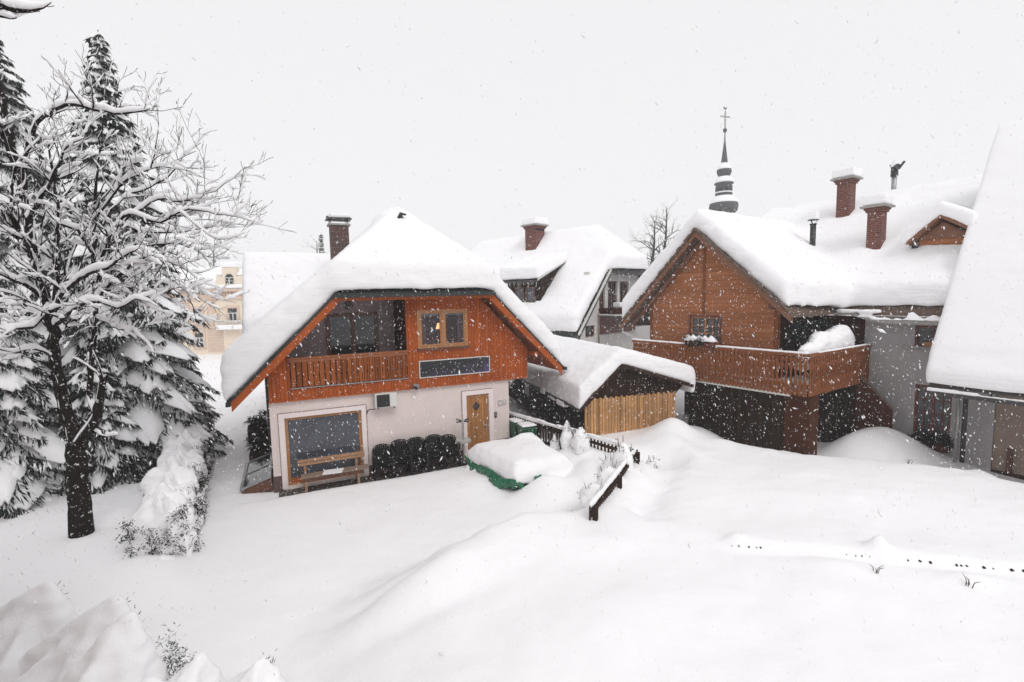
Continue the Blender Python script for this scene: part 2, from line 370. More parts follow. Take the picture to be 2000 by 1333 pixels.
def snow(name, hulls, parent=None, vox=0.09, it=14, amp=0.05, sc=0.8, fine=0.012, mat='snow'):
    """settled snow: the union of the convex pieces, voxel-remeshed, rounded and made uneven"""
    bm = bmesh.new()
    for h in hulls: hull(bm, h)
    me = bpy.data.meshes.new(name + '_raw'); bm.to_mesh(me); bm.free()
    o = bpy.data.objects.new(name, me); COL.objects.link(o)
    a = o.modifiers.new('r', 'REMESH'); a.mode = 'VOXEL'; a.voxel_size = vox
    b = o.modifiers.new('s', 'SMOOTH'); b.factor = 0.5; b.iterations = it
    dg = bpy.context.evaluated_depsgraph_get(); dg.update()
    ev = bpy.data.meshes.new_from_object(o.evaluated_get(dg)); o.modifiers.clear(); o.data = ev; ev.name = name
    bpy.data.meshes.remove(me)
    n = len(ev.vertices); V = np.empty(n * 3, np.float32); N = np.empty(n * 3, np.float32)
    ev.vertices.foreach_get('co', V); ev.vertices.foreach_get('normal', N); V = V.reshape(-1, 3); N = N.reshape(-1, 3)
    off = amp * vnoise(V, sc, 3) + 0.35 * amp * vnoise(V * np.array([1, 1, 2.2]) + 7, sc * 2.6, 2) + fine * vnoise(V + 31, sc * 6, 3)
    V = V + N * off[:, None].astype(np.float32)
    ev.vertices.foreach_set('co', V.ravel()); ev.update()
    ev.polygons.foreach_set('use_smooth', np.ones(len(ev.polygons), bool))
    ev.materials.clear(); ev.materials.append(M[mat]); o.parent = parent
    return o

def lay(pts, ts):
    """roof polygon points plus the snow tops above them (one thickness, or one per point)"""
    if not hasattr(ts, '__len__'): ts = [ts] * len(pts)
    return [tuple(p) for p in pts] + [(p[0], p[1], p[2] + t) for p, t in zip(pts, ts)]

def bxh(x0, x1, y0, y1, z0, z1): return [(x, y, z) for x in (x0, x1) for y in (y0, y1) for z in (z0, z1)]

def wall_open(x0, x1, z0, z1, y0, y1, holes):
    """front wall slab in x-z between y0 and y1 with rectangular openings (x0,x1,z0,z1)"""
    mb = MB(); xs = sorted({x0, x1, *[h[0] for h in holes], *[h[1] for h in holes]}); zs = sorted({z0, z1, *[h[2] for h in holes], *[h[3] for h in holes]})
    for i in range(len(xs) - 1):
        z_start = None
        for j in range(len(zs) - 1):
            cx, cz = (xs[i] + xs[i + 1]) / 2, (zs[j] + zs[j + 1]) / 2
            if any(h[0] < cx < h[1] and h[2] < cz < h[3] for h in holes): continue
            mb.box(xs[i], xs[i + 1], y0, y1, zs[j], zs[j + 1])
    return mb

def rect_frame(mb, x0, x1, z0, z1, y0, y1, w, wt=None):
    wt = wt or w
    mb.box(x0, x0 + w, y0, y1, z0, z1); mb.box(x1 - w, x1, y0, y1, z0, z1)
    mb.box(x0 + w, x1 - w, y0, y1, z1 - wt, z1); mb.box(x0 + w, x1 - w, y0, y1, z0, z0 + wt)
    return mb

def window(parent, x0, x1, z0, z1, y, fm, gm='glass', mull=1, bars=0, w=0.07, name='window', sill=None, depth=0.07, T=None):
    """framed window whose outer face is at y (facing -y): frame, sash bars, one pane mesh"""
    mb = MB(T); rect_frame(mb, x0, x1, z0, z1, y, y + depth, w)
    W = (x1 - x0) / mull
    for k in range(1, mull): mb.box(x0 + k * W - w * 0.6, x0 + k * W + w * 0.6, y - 0.004, y + depth - 0.004, z0 + w, z1 - w)
    o = mb.build(name, fm, parent)
    if bars:
        mb = MB(T)
        for k in range(mull):
            a = x0 + k * W + w * 0.6; b = x0 + (k + 1) * W - w * 0.6; c = (a + b) / 2
            mb.box(c - 0.014, c + 0.014, y + 0.012, y + 0.04, z0 + w, z1 - w)
            for j in range(1, bars):
                z = z0 + w + (z1 - z0 - 2 * w) * j / bars; mb.box(a, b, y + 0.015, y + 0.037, z - 0.013, z + 0.013)
        mb.build('glazing_bar', fm, o)
    MB(T).box(x0 + w * 0.8, x1 - w * 0.8, y + 0.045, y + 0.055, z0 + w * 0.8, z1 - w * 0.8).build('pane', gm, o)
    if sill: MB(T).box(x0 - 0.05, x1 + 0.05, y - sill, y + 0.02, z0 - 0.045, z0 - 0.003).build('sill', fm if isinstance(fm, str) else 'conc', o)
    return o
# ---------------------------------------------------------------- snow ground
def sdf(poly, X, Y):
    d = np.full(X.shape, 1e9); ins = np.zeros(X.shape, bool); n = len(poly)
    for i in range(n):
        ax, ay = poly[i]; bx, by = poly[(i + 1) % n]; ex, ey = bx - ax, by - ay
        t = np.clip(((X - ax) * ex + (Y - ay) * ey) / (ex * ex + ey * ey), 0, 1)
        d = np.minimum(d, np.hypot(X - ax - t * ex, Y - ay - t * ey))
        c = ((ay > Y) != (by > Y)) & (X < (bx - ax) * (Y - ay) / (by - ay + 1e-12) + ax); ins ^= c
    return np.where(ins, d, -d)

H1O = (-7.154, 14.195); H1R = R(25.09)
FIELD = [(2.9, 10.5), (4.75, 14.2), (5.3, 16.3), (6.6, 15.3), (9.7, 14.4), (11.6, 13.3), (12.4, 12.6), (13.2, 11.6), (17, 9.0), (19, -8), (-3.0, -8), (-3.0, 5.8), (-3.15, 7.4), (-2.75, 8.15), (-2.1, 8.7), (-1.3, 9.2), (-0.6, 9.85), (0.1, 10.3), (1.1, 10.45), (2.1, 10.3)]
def ground(X, Y):
    X = np.asarray(X, float); Y = np.asarray(Y, float)
    P = np.stack([X.ravel(), Y.ravel(), 0 * X.ravel()], 1)
    n1 = vnoise(P, 0.35, 3).reshape(X.shape); n2 = vnoise(P + 9, 1.3, 3).reshape(X.shape); n3 = vnoise(P * np.array([1, 1.6, 1]) + 21, 3.4, 3).reshape(X.shape)
    u = (X - H1O[0]) * math.cos(H1R) + (Y - H1O[1]) * math.sin(H1R)
    v = -(X - H1O[0]) * math.sin(H1R) + (Y - H1O[1]) * math.cos(H1R)
    h = 0.10 + 0.05 * n1 + 0.028 * n2 + 0.012 * n3
    # lawn beyond the hedge
    s = ((X + 8.0) * 8.9 + (Y - 9.6) * 5.3) / math.hypot(8.9, 5.3)
    h = h + 0.33 * smoothstep(0.6, -0.9, s) * smoothstep(3.5, 7.5, Y + 0.25 * (-X - 8))
    # yard: swept strip against the house front, low step, then settled snow
    yard = smoothstep(-1.5, 0.3, u) * smoothstep(9.5, 7.5, u)
    ve = v + 0.10 * n2 + 0.06 * n3
    strip = yard * smoothstep(-0.98, -0.72, ve) * smoothstep(2.0, 0.8, v) * smoothstep(6.3, 5.9, u + 0.2 * n2)
    h = h * (1 - strip) + strip * (-0.10 + 0.01 * n2)
    h = h + 0.07 * yard * smoothstep(-0.9, -1.25, v) * smoothstep(-4.0, -1.4, v)
    # path on the left of the house
    path = np.exp(-((u + 2.5) / 0.9) ** 2) * smoothstep(-2.5, 1, v) * smoothstep(30, 20, v)
    h = h - 0.10 * path + 0.02 * path * n2
    # garden strip between the fence and the shed
    h = h + 0.74 * smoothstep(1.0, 2.6, X) * smoothstep(8.5, 6.5, X) * smoothstep(13.5, 15.2, Y) * smoothstep(20, 17.2, Y)
    # raised field on the right and the drift in front of the camera
    d = sdf(FIELD, X, Y)
    f = smoothstep(-0.95, 0.65, d + 0.25 * n2 + 0.15 * n1)
    fh = 0.88 + 0.10 * n1 + 0.045 * n2 + 0.012 * n3
    fh = fh * (0.35 + 0.65 * smoothstep(-3.6, -0.9, X + 0.15 * (Y - 8)))
    crest = np.exp(-((d - 0.6) / 0.8) ** 2) * smoothstep(3.6, 1.5, X) * smoothstep(-3.5, -1.0, X)
    fh = fh + 0.13 * crest
    h = h * (1 - f) + f * np.maximum(h, fh)
    def bump(cx, cy, sx, sy, a, ang=0.0):
        c, s_ = math.cos(ang), math.sin(ang); dx = (X - cx) * c + (Y - cy) * s_; dy = -(X - cx) * s_ + (Y - cy) * c
        return a * np.exp(-(dx / sx) ** 2 - (dy / sy) ** 2)
    h = h + bump(1.2, 9.4, 2.0, 1.2, 0.12, -0.2) + bump(5.45, 16.2, 0.75, 0.8, 0.62) + bump(5.0, 15.0, 0.5, 1.2, 0.25, 0.5) + bump(0.85, 12.95, 0.7, 0.55, 0.60) + bump(1.9, 13.0, 0.8, 0.9, 0.25) + bump(-1.0, 14.1, 0.8, 0.8, 0.14)
    h = h + bump(6.9, 15.1, 0.9, 0.5, 0.14) + bump(8.4, 14.7, 0.8, 0.5, 0.08) + bump(12.5, 12.75, 0.7, 0.5, 0.2) + bump(11.2, 13.5, 0.5, 0.5, -0.12)
    h = h + bump(12.1, 15.4, 1.3, 1.15, 1.05) + bump(10.9, 15.5, 0.8, 0.6, 0.30) + bump(14.2, 16.2, 1.1, 1.3, 0.25)
    # snow banked up along the picket fences and between them and the heap
    def seg(ax, ay, bx, by):
        ex, ey = bx - ax, by - ay; t = np.clip(((X - ax) * ex + (Y - ay) * ey) / (ex * ex + ey * ey), 0, 1); return np.hypot(X - ax - t * ex, Y - ay - t * ey)
    w = np.maximum(np.exp(-(seg(1.9, 14.95, 3.4, 13.5) / 0.75) ** 2), np.exp(-(seg(3.4, 13.3, 1.6, 9.8) / 0.8) ** 2))
    w = np.maximum(w, 0.9 * np.exp(-((X - 2.3) / 0.75) ** 2 - ((Y - 13.6) / 1.1) ** 2))
    h = h * (1 - w) + w * np.clip(0.99 + 0.09 * n2, 0, 2)
    # buried low fence across the field: drift on its uphill side, two peaks
    t = (X - 4.0) * 0.975 + (Y - 8.85) * -0.225; q = (X - 4.0) * 0.225 + (Y - 8.85) * 0.975
    on = smoothstep(-0.3, 0.6, t) * smoothstep(9, 6, t)
    h = h + on * (0.11 * smoothstep(-0.05, 0.10, q) * smoothstep(1.6, 0.2, q) - 0.03 * np.exp(-((q + 0.15) / 0.12) ** 2))
    h = h + bump(6.62, 8.45, 0.16, 0.14, 0.26) + bump(4.25, 8.98, 0.2, 0.14, 0.10) + bump(7.4, 7.55, 0.5, 0.25, 0.10) + bump(5.6, 8.0, 0.7, 0.3, 0.10, -0.4)
    h = h + bump(5.0, 7.5, 1.4, 0.5, 0.08, -0.5) + bump(2.0, 7.0, 1.6, 0.9, 0.10, 0.4) + bump(-1.6, 7.9, 1.3, 0.45, 0.14, 0.55) - bump(-1.9, 8.35, 1.0, 0.22, 0.10, 0.55) - bump(-1.2, 7.3, 1.2, 0.25, 0.07, 0.5)
    # drifts around the garden shrubs left and the foot of the hedge
    h = h + bump(-7.6, 9.5, 1.0, 0.7, 0.30, -0.5) + bump(-6.9, 9.0, 0.9, 0.5, 0.12, -0.6) + bump(-8.6, 7.2, 1.6, 0.8, 0.30) + bump(-11, 7.6, 2.0, 1.0, 0.3)
    # trampled dips in front of the bush row and faint trails
    h = h - bump(-3.2, 8.6, 0.5, 2.0, 0.05, 0.7) - bump(-2.2, 9.2, 0.35, 2.5, 0.05, 0.6)
    far = smoothstep(28, 55, np.hypot(X, Y - 5)); h = h * (1 - far) + 0.1 * far
    return h
def gz(x, y): return float(ground(np.array([x]), np.array([y]))[0])
def _lines(lo, hi, step, far):
    c = list(np.arange(lo, hi + 1e-6, step)); a = []; d = step; x = hi
    while x < far: d *= 1.25; x += d; a.append(x)
    b = []; d = step; x = lo
    while x > -far: d *= 1.25; x -= d; b.append(x)
    return np.array(b[::-1] + c + a)
gx = _lines(-17, 17.5, 0.095, 150); gy = _lines(0, 21, 0.085, 150)
XX, YY = np.meshgrid(gx, gy); ZZ = ground(XX, YY)
nx, ny = len(gx), len(gy); I = np.arange(nx * ny).reshape(ny, nx)
o = np_mesh('snow_ground', np.stack([XX.ravel(), YY.ravel(), ZZ.ravel()], 1),
            np.stack([I[:-1, :-1].ravel(), I[:-1, 1:].ravel(), I[1:, 1:].ravel(), I[1:, :-1].ravel()], 1), 'snow')
tag(o, 'deep untouched snow over the yard and garden', 'snow', kind='structure')

# ================================================================ orange clad house
o = MB(Matrix.Translation((*H1O, 0)) @ Matrix.Rotation(H1R, 4, 'Z')).box(0.0, 6.4, -1.0, -0.001, -0.25, -0.045).build('pavement', 'paving'); tag(o, 'dark swept paving along the house front', 'pavement', kind='structure')
h1 = thing('chalet_house', 'snow covered house with orange board upper storey, corner balcony and pink plaster ground floor', 'house', (*H1O, 0), H1R)
# ground floor front with openings for the shop window and the door
HOLES = [(0.27, 2.50, 0.05, 2.16), (6.08, 6.92, -0.3, 2.24)]
wall_open(-0.12, 7.72, -0.3, 2.70, 0.0, 0.30, HOLES).build('front_wall', 'plaster', h1)
mb = MB(); mb.box(-0.12, 0.13, 0.30, 11.5, -0.3, 3.6); mb.box(7.47, 7.72, 0.30, 11.5, -0.3, 2.7); mb.box(0.13, 7.47, 11.2, 11.5, -0.3, 3.6)
mb.box(0.13, 7.47, 0.30, 11.2, -0.3, -0.25)
mb.build('side_wall', 'plaster', h1)
MB().box(0.13, 7.47, 0.6, 0.65, -0.25, 2.7).build('interior_partition', 'mauve', h1)
mb = MB(); mb.box(-0.135, 0.13, -0.012, -0.001, -0.3, 0.42); mb.box(7.05, 7.735, -0.012, -0.001, -0.3, 0.50); mb.box(2.64, 5.9, -0.012, -0.001, -0.3, 0.30); mb.box(-0.135, -0.122, -0.001, 11.4, -0.3, 0.42); mb.build('socle', 'socle', h1)
# pale surrounds
mb = MB(); mb.box(0.10, 0.26, -0.03, -0.002, 0.0, 2.33); mb.box(2.51, 2.66, -0.03, -0.002, 0.0, 2.33); mb.box(0.26, 2.51, -0.03, -0.002, 2.17, 2.33); mb.build('window_surround', 'trimp', h1)
mb = MB(); mb.box(5.90, 6.07, -0.03, -0.002, 0.0, 2.42); mb.box(6.93, 7.10, -0.03, -0.002, 0.0, 2.42); mb.box(6.07, 6.93, -0.03, -0.002, 2.25, 2.42); mb.build('door_surround', 'trimp', h1)
for q in ((0.10, 2.66, 2.322, 2.338), (5.9, 7.1, 2.412, 2.428), (2.65, 2.668, 0.0, 2.32), (5.892, 5.908, 0.0, 2.41), (0.092, 0.105, 0.0, 2.32)):
    MB().box(q[0], q[1], -0.036, -0.0305, q[2], q[3]).build('shadow_strip', 'socle', h1)  # raised dark strips stand in for the shade line along the surrounds
sw = window(h1, 0.27, 2.50, 0.05, 2.16, 0.06, 'oakf', 'glassb', 1, 0, 0.085, 'shop_window')
MB().box(0.355, 2.415, 0.075, 0.12, 0.137, 0.26).build('bottom_rail', 'beam', sw)
# door
dr = MB().box(6.09, 6.91, 0.06, 0.12, -0.05, 2.23).build('door', 'oak', h1)
mb = MB(); rect_frame(mb, 6.09, 6.91, -0.05, 2.23, 0.035, 0.0595, 0.075); mb.build('door_frame', 'oakf', dr)
mb = MB()
for k in range(9):
    z = 0.15 + k * 0.115
    mb.beam((6.50, 0.056, z), (6.22, 0.056, z + 0.24), 0.012, 0.028, (0, 1, 0)); mb.beam((6.50, 0.056, z), (6.76, 0.056, z + 0.24), 0.012, 0.028, (0, 1, 0))
mb.box(6.78, 6.79, 0.05, 0.0595, 0.05, 2.14); mb.build('chevron_boards', 'oakf', dr)
mb = MB(); mb.prism([(6.46, 1.66), (6.60, 1.82), (6.46, 1.98), (6.32, 1.82)], 0.03, 0.058); mb.build('diamond_pane', 'glassd', dr)
mb = MB(); mb.box(6.80, 6.85, 0.02, 0.0595, 0.98, 1.20); mb.tube([(6.825, 0.03, 1.11), (6.825, -0.02, 1.11), (6.70, -0.025, 1.10)], 0.012, 6); mb.build('handle', 'steel', dr)

# upper storey cladding (front polygon in two pieces around the balcony opening), side cladding
mb = MB()
mb.prism([(-0.10, 2.70), (4.03, 2.70), (4.03, 3.075), (0.5, 3.075), (0.5, 4.25), (-0.10, 3.65)], -0.10, 0.02)
mb.prism([(4.03, 2.70), (8.46, 2.70), (8.46, 3.80), (8.215, 4.05), (4.03, 4.05)], -0.10, 0.02)
mb.prism([(6.11, 4.05), (8.215, 4.05), (7.02, 5.27), (6.11, 5.27)], -0.10, 0.02)
mb.prism([(4.03, 5.27), (7.02, 5.27), (6.72, 5.60), (6.55, 5.78), (4.03, 5.78)], -0.10, 0.02)
mb.box(4.03, 4.45, -0.10, 0.02, 4.05, 5.27)
o = mb.build('cladding', 'orange', h1)
# window opening is cut by setting the window proud; dark lining behind glass
mb = MB(); mb.box(8.36, 8.46, 0.02, 11.5, 2.70, 3.62); mb.build('side_cladding', 'orangey', h1)
MB().box(-0.1, 8.36, 0.02, 11.2, 2.702, 2.80).build('upper_floor', 'beam', h1)
mb = MB(); mb.box(-0.12, 8.47, -0.125, -0.101, 2.685, 2.735); mb.build('drip_board', 'beam', h1)
# recessed balcony: back wall, red side panelling, floor
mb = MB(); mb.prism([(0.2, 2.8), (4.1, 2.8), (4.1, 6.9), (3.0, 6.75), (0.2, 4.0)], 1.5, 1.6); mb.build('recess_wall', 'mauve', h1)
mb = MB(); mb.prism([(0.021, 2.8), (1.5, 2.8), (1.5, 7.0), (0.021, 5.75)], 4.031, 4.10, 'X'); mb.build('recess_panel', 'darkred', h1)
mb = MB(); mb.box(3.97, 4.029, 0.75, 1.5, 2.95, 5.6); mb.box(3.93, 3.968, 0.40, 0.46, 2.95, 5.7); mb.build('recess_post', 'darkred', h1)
bw = window(h1, 1.70, 3.40, 3.0, 5.24, 1.44, 'brownf', 'glass', 2, 0, 0.12, 'balcony_window')
MB().box(1.82, 3.28, 1.482, 1.4845, 3.12, 4.05).build('lower_curtain', 'glassd', bw)
mb = MB(); mb.tube([(2.45, 1.47, 5.50), (2.45, 1.40, 5.50)], [0.15, 0.13], 16); mb.build('round_vent', 'gutter', h1)
# balcony front
bal = MB().box(0.5, 4.04, -0.155, -0.02, 3.86, 3.955).build('balcony_rail', 'railw', h1)
MB().box(0.42, 4.10, -0.19, 0.0, 3.96, 4.0).build('cap_board', 'railw', bal)
mb = MB()
for k in range(22):
    x = 0.53 + k * 0.1585; w = 0.142
    pr = [(x, 3.10), (x + w, 3.10), (x + w, 3.38), (x + w - 0.018, 3.42), (x + w, 3.46), (x + w, 3.86), (x, 3.86), (x, 3.46), (x + 0.018, 3.42), (x, 3.38)]
    mb.prism(pr, -0.145, -0.11)
mb.build('balcony_boards', 'balw', bal)
mb = MB(); mb.box(0.5, 4.05, -0.165, -0.105, 3.06, 3.085); mb.build('balcony_trim', 'zinc', bal)
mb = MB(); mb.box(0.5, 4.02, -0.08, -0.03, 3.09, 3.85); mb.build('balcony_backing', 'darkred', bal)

# upper window with a lit room behind
mb = MB(); rect_frame(mb, 4.40, 6.16, 4.02, 5.30, -0.125, -0.02, 0.10, 0.08)
mb.box(5.23, 5.33, -0.13, -0.02, 4.10, 5.22); uw = mb.build('upper_window', 'oakf', h1)
mb = MB(); rect_frame(mb, 4.505, 5.225, 4.105, 5.215, -0.11, -0.03, 0.045); rect_frame(mb, 5.335, 6.055, 4.105, 5.215, -0.11, -0.03, 0.045); mb.build('sash', 'oakf', uw)
mb = MB(); mb.box(4.53, 5.2, -0.075, -0.069, 4.13, 5.19); mb.box(5.36, 6.03, -0.075, -0.069, 4.13, 5.19); mb.build('pane', 'glasst', uw)
MB().box(4.36, 6.20, -0.19, -0.126, 3.965, 4.015).build('sill', 'brownf', uw)
MB().box(4.53, 6.03, -0.06, -0.02, 5.10, 5.19).build('blind_box', 'zinc', uw)
mb = MB(); mb.lathe([(0.17, 0.0), (0.10, 0.2), (0.09, 0.2), (0.16, 0.0)], 16, (5.36, 0.45, 4.62)); mb.build('lamp_shade', 'lampm', uw, True)
mb = MB(); mb.tube([(5.36, 0.45, 4.82), (5.36, 0.45, 5.5)], 0.01, 6); mb.build('lamp_cord', 'gutter', uw)
for x0, x1 in ((4.46, 4.74), (5.84, 6.1)):
    mb = MB()
    for k in range(4): mb.box(x0 + k * (x1 - x0) / 4, x0 + (k + 0.8) * (x1 - x0) / 4, 0.03 + 0.02 * (k % 2), 0.05 + 0.02 * (k % 2), 4.1, 5.2)
    mb.build('curtain', 'curtain', uw)
mb = MB(); mb.box(4.2, 6.3, 1.40, 1.45, 4.0, 5.7); mb.box(4.12, 4.2, 0.05, 1.45, 4.0, 5.7); mb.box(6.3, 6.38, 0.05, 1.45, 4.0, 5.7); mb.build('room_wall', 'curtain', h1)
MB().box(4.6, 6.0, 0.2, 0.9, 3.9, 4.25).build('room_table', 'brownf', h1)

# roof: two 45 degree slopes and a half hip over the front
def zl(x): return x + 3.98
def zr(x): return 12.72 - x
AP = (4.37, 1.85, 8.35)
left = [(-1.0, -0.6, zl(-1.0)), (1.90, -0.6, zl(1.90)), AP, (4.37, 12.6, 8.35), (-1.0, 12.6, zl(-1.0))]
right = [(6.84, -0.6, zr(6.84)), (9.62, -0.6, zr(9.62)), (9.62, 12.6, zr(9.62)), (4.37, 12.6, 8.35), AP]
hip = [(1.90, -0.6, 5.88), (6.84, -0.6, 5.88), AP]
mb = MB(); mb.slab(left, -0.20, -0.03); mb.slab(right, -0.20, -0.03); mb.slab(hip, -0.20, -0.03); roof = mb.build('roof', 'beam', h1)
mb = MB(); mb.slab([(-1.06, -0.66, zl(-1.06)), (1.88, -0.66, zl(1.88)), AP, (4.37, 12.7, 8.35), (-1.06, 12.7, zl(-1.06))], -0.028, 0.05)
mb.slab([(6.86, -0.66, zr(6.86)), (9.68, -0.66, zr(9.68)), (9.68, 12.7, zr(9.68)), (4.37, 12.7, 8.35), AP], -0.028, 0.05)
mb.slab([(1.80, -0.70, 5.83), (6.94, -0.70, 5.83), AP], -0.05, 0.06); mb.build('roof_sheet', 'metal', roof)
mb = MB()
mb.prism([(-1.02, zl(-1.02) - 0.31), (1.93, zl(1.93) - 0.31), (1.93, zl(1.93) - 0.035), (-1.02, zl(-1.02) - 0.035)], -0.65, -0.605)
mb.prism([(6.81, zr(6.81) - 0.31), (9.64, zr(9.64) - 0.31), (9.64, zr(9.64) - 0.035), (6.81, zr(6.81) - 0.035)], -0.65, -0.605)
mb.box(1.93, 6.81, -0.65, -0.605, 5.66, 5.80); mb.build('bargeboard', 'beam', roof)
mb = MB()
for x in (0.35, 4.2):
    pass
for x, z in ((0.1, 3.72), (8.6, 3.60)): MB().beam((x, -0.55, z), (x, 1.4, z), 0.14, 0.16).build('purlin', 'beam', roof)
mb = MB(); mb.beam((1.80, -0.74, 5.80), (6.96, -0.74, 5.80), 0.11, 0.10); mb.beam((-1.10, -0.66, 2.86), (-1.10, 12.6, 2.86), 0.12, 0.11); mb.beam((9.74, -0.70, 3.0), (9.74, 12.6, 3.0), 0.12, 0.11)
mb.build('gutter', 'metal', roof)
# ridge end tile poking out of the snow
mb = MB(); mb.tube([(4.22, 1.2, 8.20), (4.33, 1.12, 8.52), (4.44, 1.2, 8.20)], 0.05, 6); mb.box(4.26, 4.40, 1.12, 1.30, 8.2, 8.40); mb.build('ridge_end', 'brownf', roof)
mb = MB(); mb.tube([(4.15, 1.14, 8.36), (4.28, 1.05, 8.60), (4.46, 1.08, 8.58)], [0.05, 0.07, 0.03], 6); mb.build('ridge_cap', 'metal', roof)
# chimney behind the wing
ch = MB().box(2.42, 3.16, 6.2, 6.85, 6.3, 8.86).build('chimney', 'brickd', h1)
mb = MB(); mb.box(2.34, 3.24, 6.12, 6.93, 8.86, 8.93); mb.build('chimney_collar', 'conc', ch)
mb = MB()
for x in (2.42, 3.12):
    for y in (6.2, 6.8): mb.box(x, x + 0.035, y, y + 0.035, 8.93, 9.12)
mb.box(2.28, 3.30, 6.06, 7.0, 9.12, 9.16); mb.tube([(2.30, 6.5, 9.19), (3.28, 6.5, 9.19)], 0.09, 8); mb.build('chimney_hood', 'gutter', ch)
snow('snow_cover', [bxh(2.40, 3.2, 6.2, 6.9, 9.17, 9.36)], ch, 0.04, 8, 0.01)
# cross wing to the left
mb = MB(); RZ = 7.35; RY = 9.3; EY = 6.0; EZ = 4.25
wa = [(-0.95, EY, EZ), (1.2, EY, EZ), (3.6, RY, RZ), (-0.95, RY, RZ)]
wb = [(-0.95, RY, RZ), (3.6, RY, RZ), (1.2, 2 * RY - EY, EZ), (-0.95, 2 * RY - EY, EZ)]
mb.slab(wa, -0.14, 0.0); mb.slab(wb, -0.14, 0.0); wing = mb.build('wing_roof', 'metal', h1)
mb = MB(); mb.prism([(EY + 0.3, 2.9), (2 * RY - EY - 0.3, 2.9), (2 * RY - EY - 0.3, EZ + 0.1), (RY, RZ - 0.2), (EY + 0.3, EZ + 0.1)], -0.55, -0.35, 'X'); mb.build('wing_gable', 'redf', wing)
# snow on the roof
hl = []
def top(x): return 0.62 + 0.75 * min(1, max(0, (4.37 - x) / 5.3)) if x < 4.37 else 0.62 + 0.62 * min(1, (x - 4.37) / 5.2)
P_ = [(-1.22, -0.66, zl(-1.22) + 0.05), (1.72, -0.66, zl(1.72)), AP, (4.37, 12.7, 8.35), (-1.22, 12.7, zl(-1.22) + .05)]
hl.append(lay(P_, [1.45, 1.05, 0.72, 0.72, 1.45]))
P_ = [(6.95, -0.66, zr(6.95)), (9.72, -0.66, zr(9.72)), (9.72, 12.7, zr(9.72)), (4.37, 12.7, 8.35), AP]
hl.append(lay(P_, [0.88, 0.95, 1.0, 0.72, 0.72]))
hl.append(lay([(1.68, -0.80, 5.86), (7.02, -0.80, 5.86), AP], [0.98, 0.90, 0.72]))
hl.append(lay([(-1.12, EY - 0.12, EZ), (1.3, EY - 0.12, EZ), (4.2, RY, RZ), (-1.12, RY, RZ)], [0.75, 0.75, 0.72, 0.68]))
hl.append(lay([(-1.12, RY, RZ), (4.2, RY, RZ), (1.2, 2 * RY - EY, EZ), (-1.12, 2 * RY - EY, EZ)], [0.68, 0.72, 0.8, 0.8]))
hl.append([(x, y, 8.0) for x in (3.2, 5.5) for y in (1.3, 4.0)] + [(x, y, 8.92) for x in (3.9, 4.85) for y in (2.0, 4.0)] + [(4.37, 2.4, 9.06), (4.37, 4.0, 9.12)]); hl.append(bxh(4.0, 4.75, 3.5, 12.6, 8.2, 9.05))
sc = snow('snow_cover', hl, h1, 0.085, 44, 0.07, 0.8)
mb = MB(); mb.tube([(-0.2, 2.6, 3.3), (-0.24, 2.6, 3.0), (-0.24, 2.6, 0.3)], 0.05, 8); mb.build('downpipe', 'gutter', h1)
for y in (1.3, 3.4, 5.6):
    MB().box(-0.16, -0.121, y, y + 0.9, 0.9, 2.2).build('side_window', 'brownf', h1)

# things on and before the house front
def atH1(x, y, z):
    c, s = math.cos(H1R), math.sin(H1R); return (H1O[0] + x * c - y * s, H1O[1] + x * s + y * c, z)
t = thing('sign_board', 'long dark violet sign board with thin pale rim on the orange cladding', 'sign', atH1(4.42, -0.10, 3.04), H1R)
MB().box(0.02, 2.50, -0.035, -0.002, 0.02, 0.54).build('panel', 'signm', t)
mb = MB(); rect_frame(mb, -0.012, 2.532, -0.012, 0.572, -0.04, -0.0, 0.028); mb.build('rim', 'ivory', t)
t = thing('floodlight', 'small grey floodlight at the lower edge of the orange cladding', 'lamp', atH1(4.30, -0.13, 2.80), H1R)
Mx = Matrix.Rotation(R(-35), 4, 'Z') @ Matrix.Rotation(R(35), 4, 'X') @ Matrix.Rotation(R(25), 4, 'Y')
MB().box(-0.10, 0.10, -0.16, -0.06, -0.02, 0.16, Mx).build('housing', 'zinc', t, bevel=0.015)
MB().box(-0.08, 0.08, -0.168, -0.161, -0.0, 0.14, Mx).build('lens', 'glassb', t)
MB().box(-0.02, 0.02, -0.06, 0.03, 0.0, 0.06).build('bracket', 'gutter', t)
t = thing('air_conditioner', 'white outdoor air conditioner under the cladding right of the shop window', 'air conditioner', atH1(2.90, -0.005, 2.22), H1R)
MB().box(0, 0.70, -0.33, -0.03, 0.0, 0.46).build('casing', 'ivory', t, bevel=0.015)
MB().box(0.05, 0.46, -0.338, -0.331, 0.03, 0.43).build('grille', 'grill', t)
for x in (0.1, 0.6): MB().beam((x, 0, -0.02), (x, -0.36, -0.02), 0.03, 0.03).build('bracket', 'gutter', t)
mb = MB(); mb.tube([(0.06, -0.2, 0.0), (0.0, -0.15, -0.05), (-0.12, -0.06, -0.06), (-0.2, -0.02, -0.10), (-0.22, -0.012, -0.2)], 0.014, 6); mb.build('hose', 'black', t)
t = thing('wall_plaque', 'small pale plaque with three dark stars on the plaster right of the door', 'sign', atH1(7.28, -0.005, 1.76), H1R)
MB().box(0, 0.32, -0.02, 0, 0, 0.18).build('plate', 'ivory', t)
mb = MB()
for k in range(3):
    c = 0.15 + k * 0.06; pts = []
    for j in range(10):
        a = PI / 2 + j * PI / 5; r_ = 0.026 if j % 2 == 0 else 0.011; pts.append((c + r_ * math.cos(a), 0.062 + r_ * math.sin(a)))
    mb.prism(pts, -0.026, -0.0205)
mb.build('stars', 'letter', t)
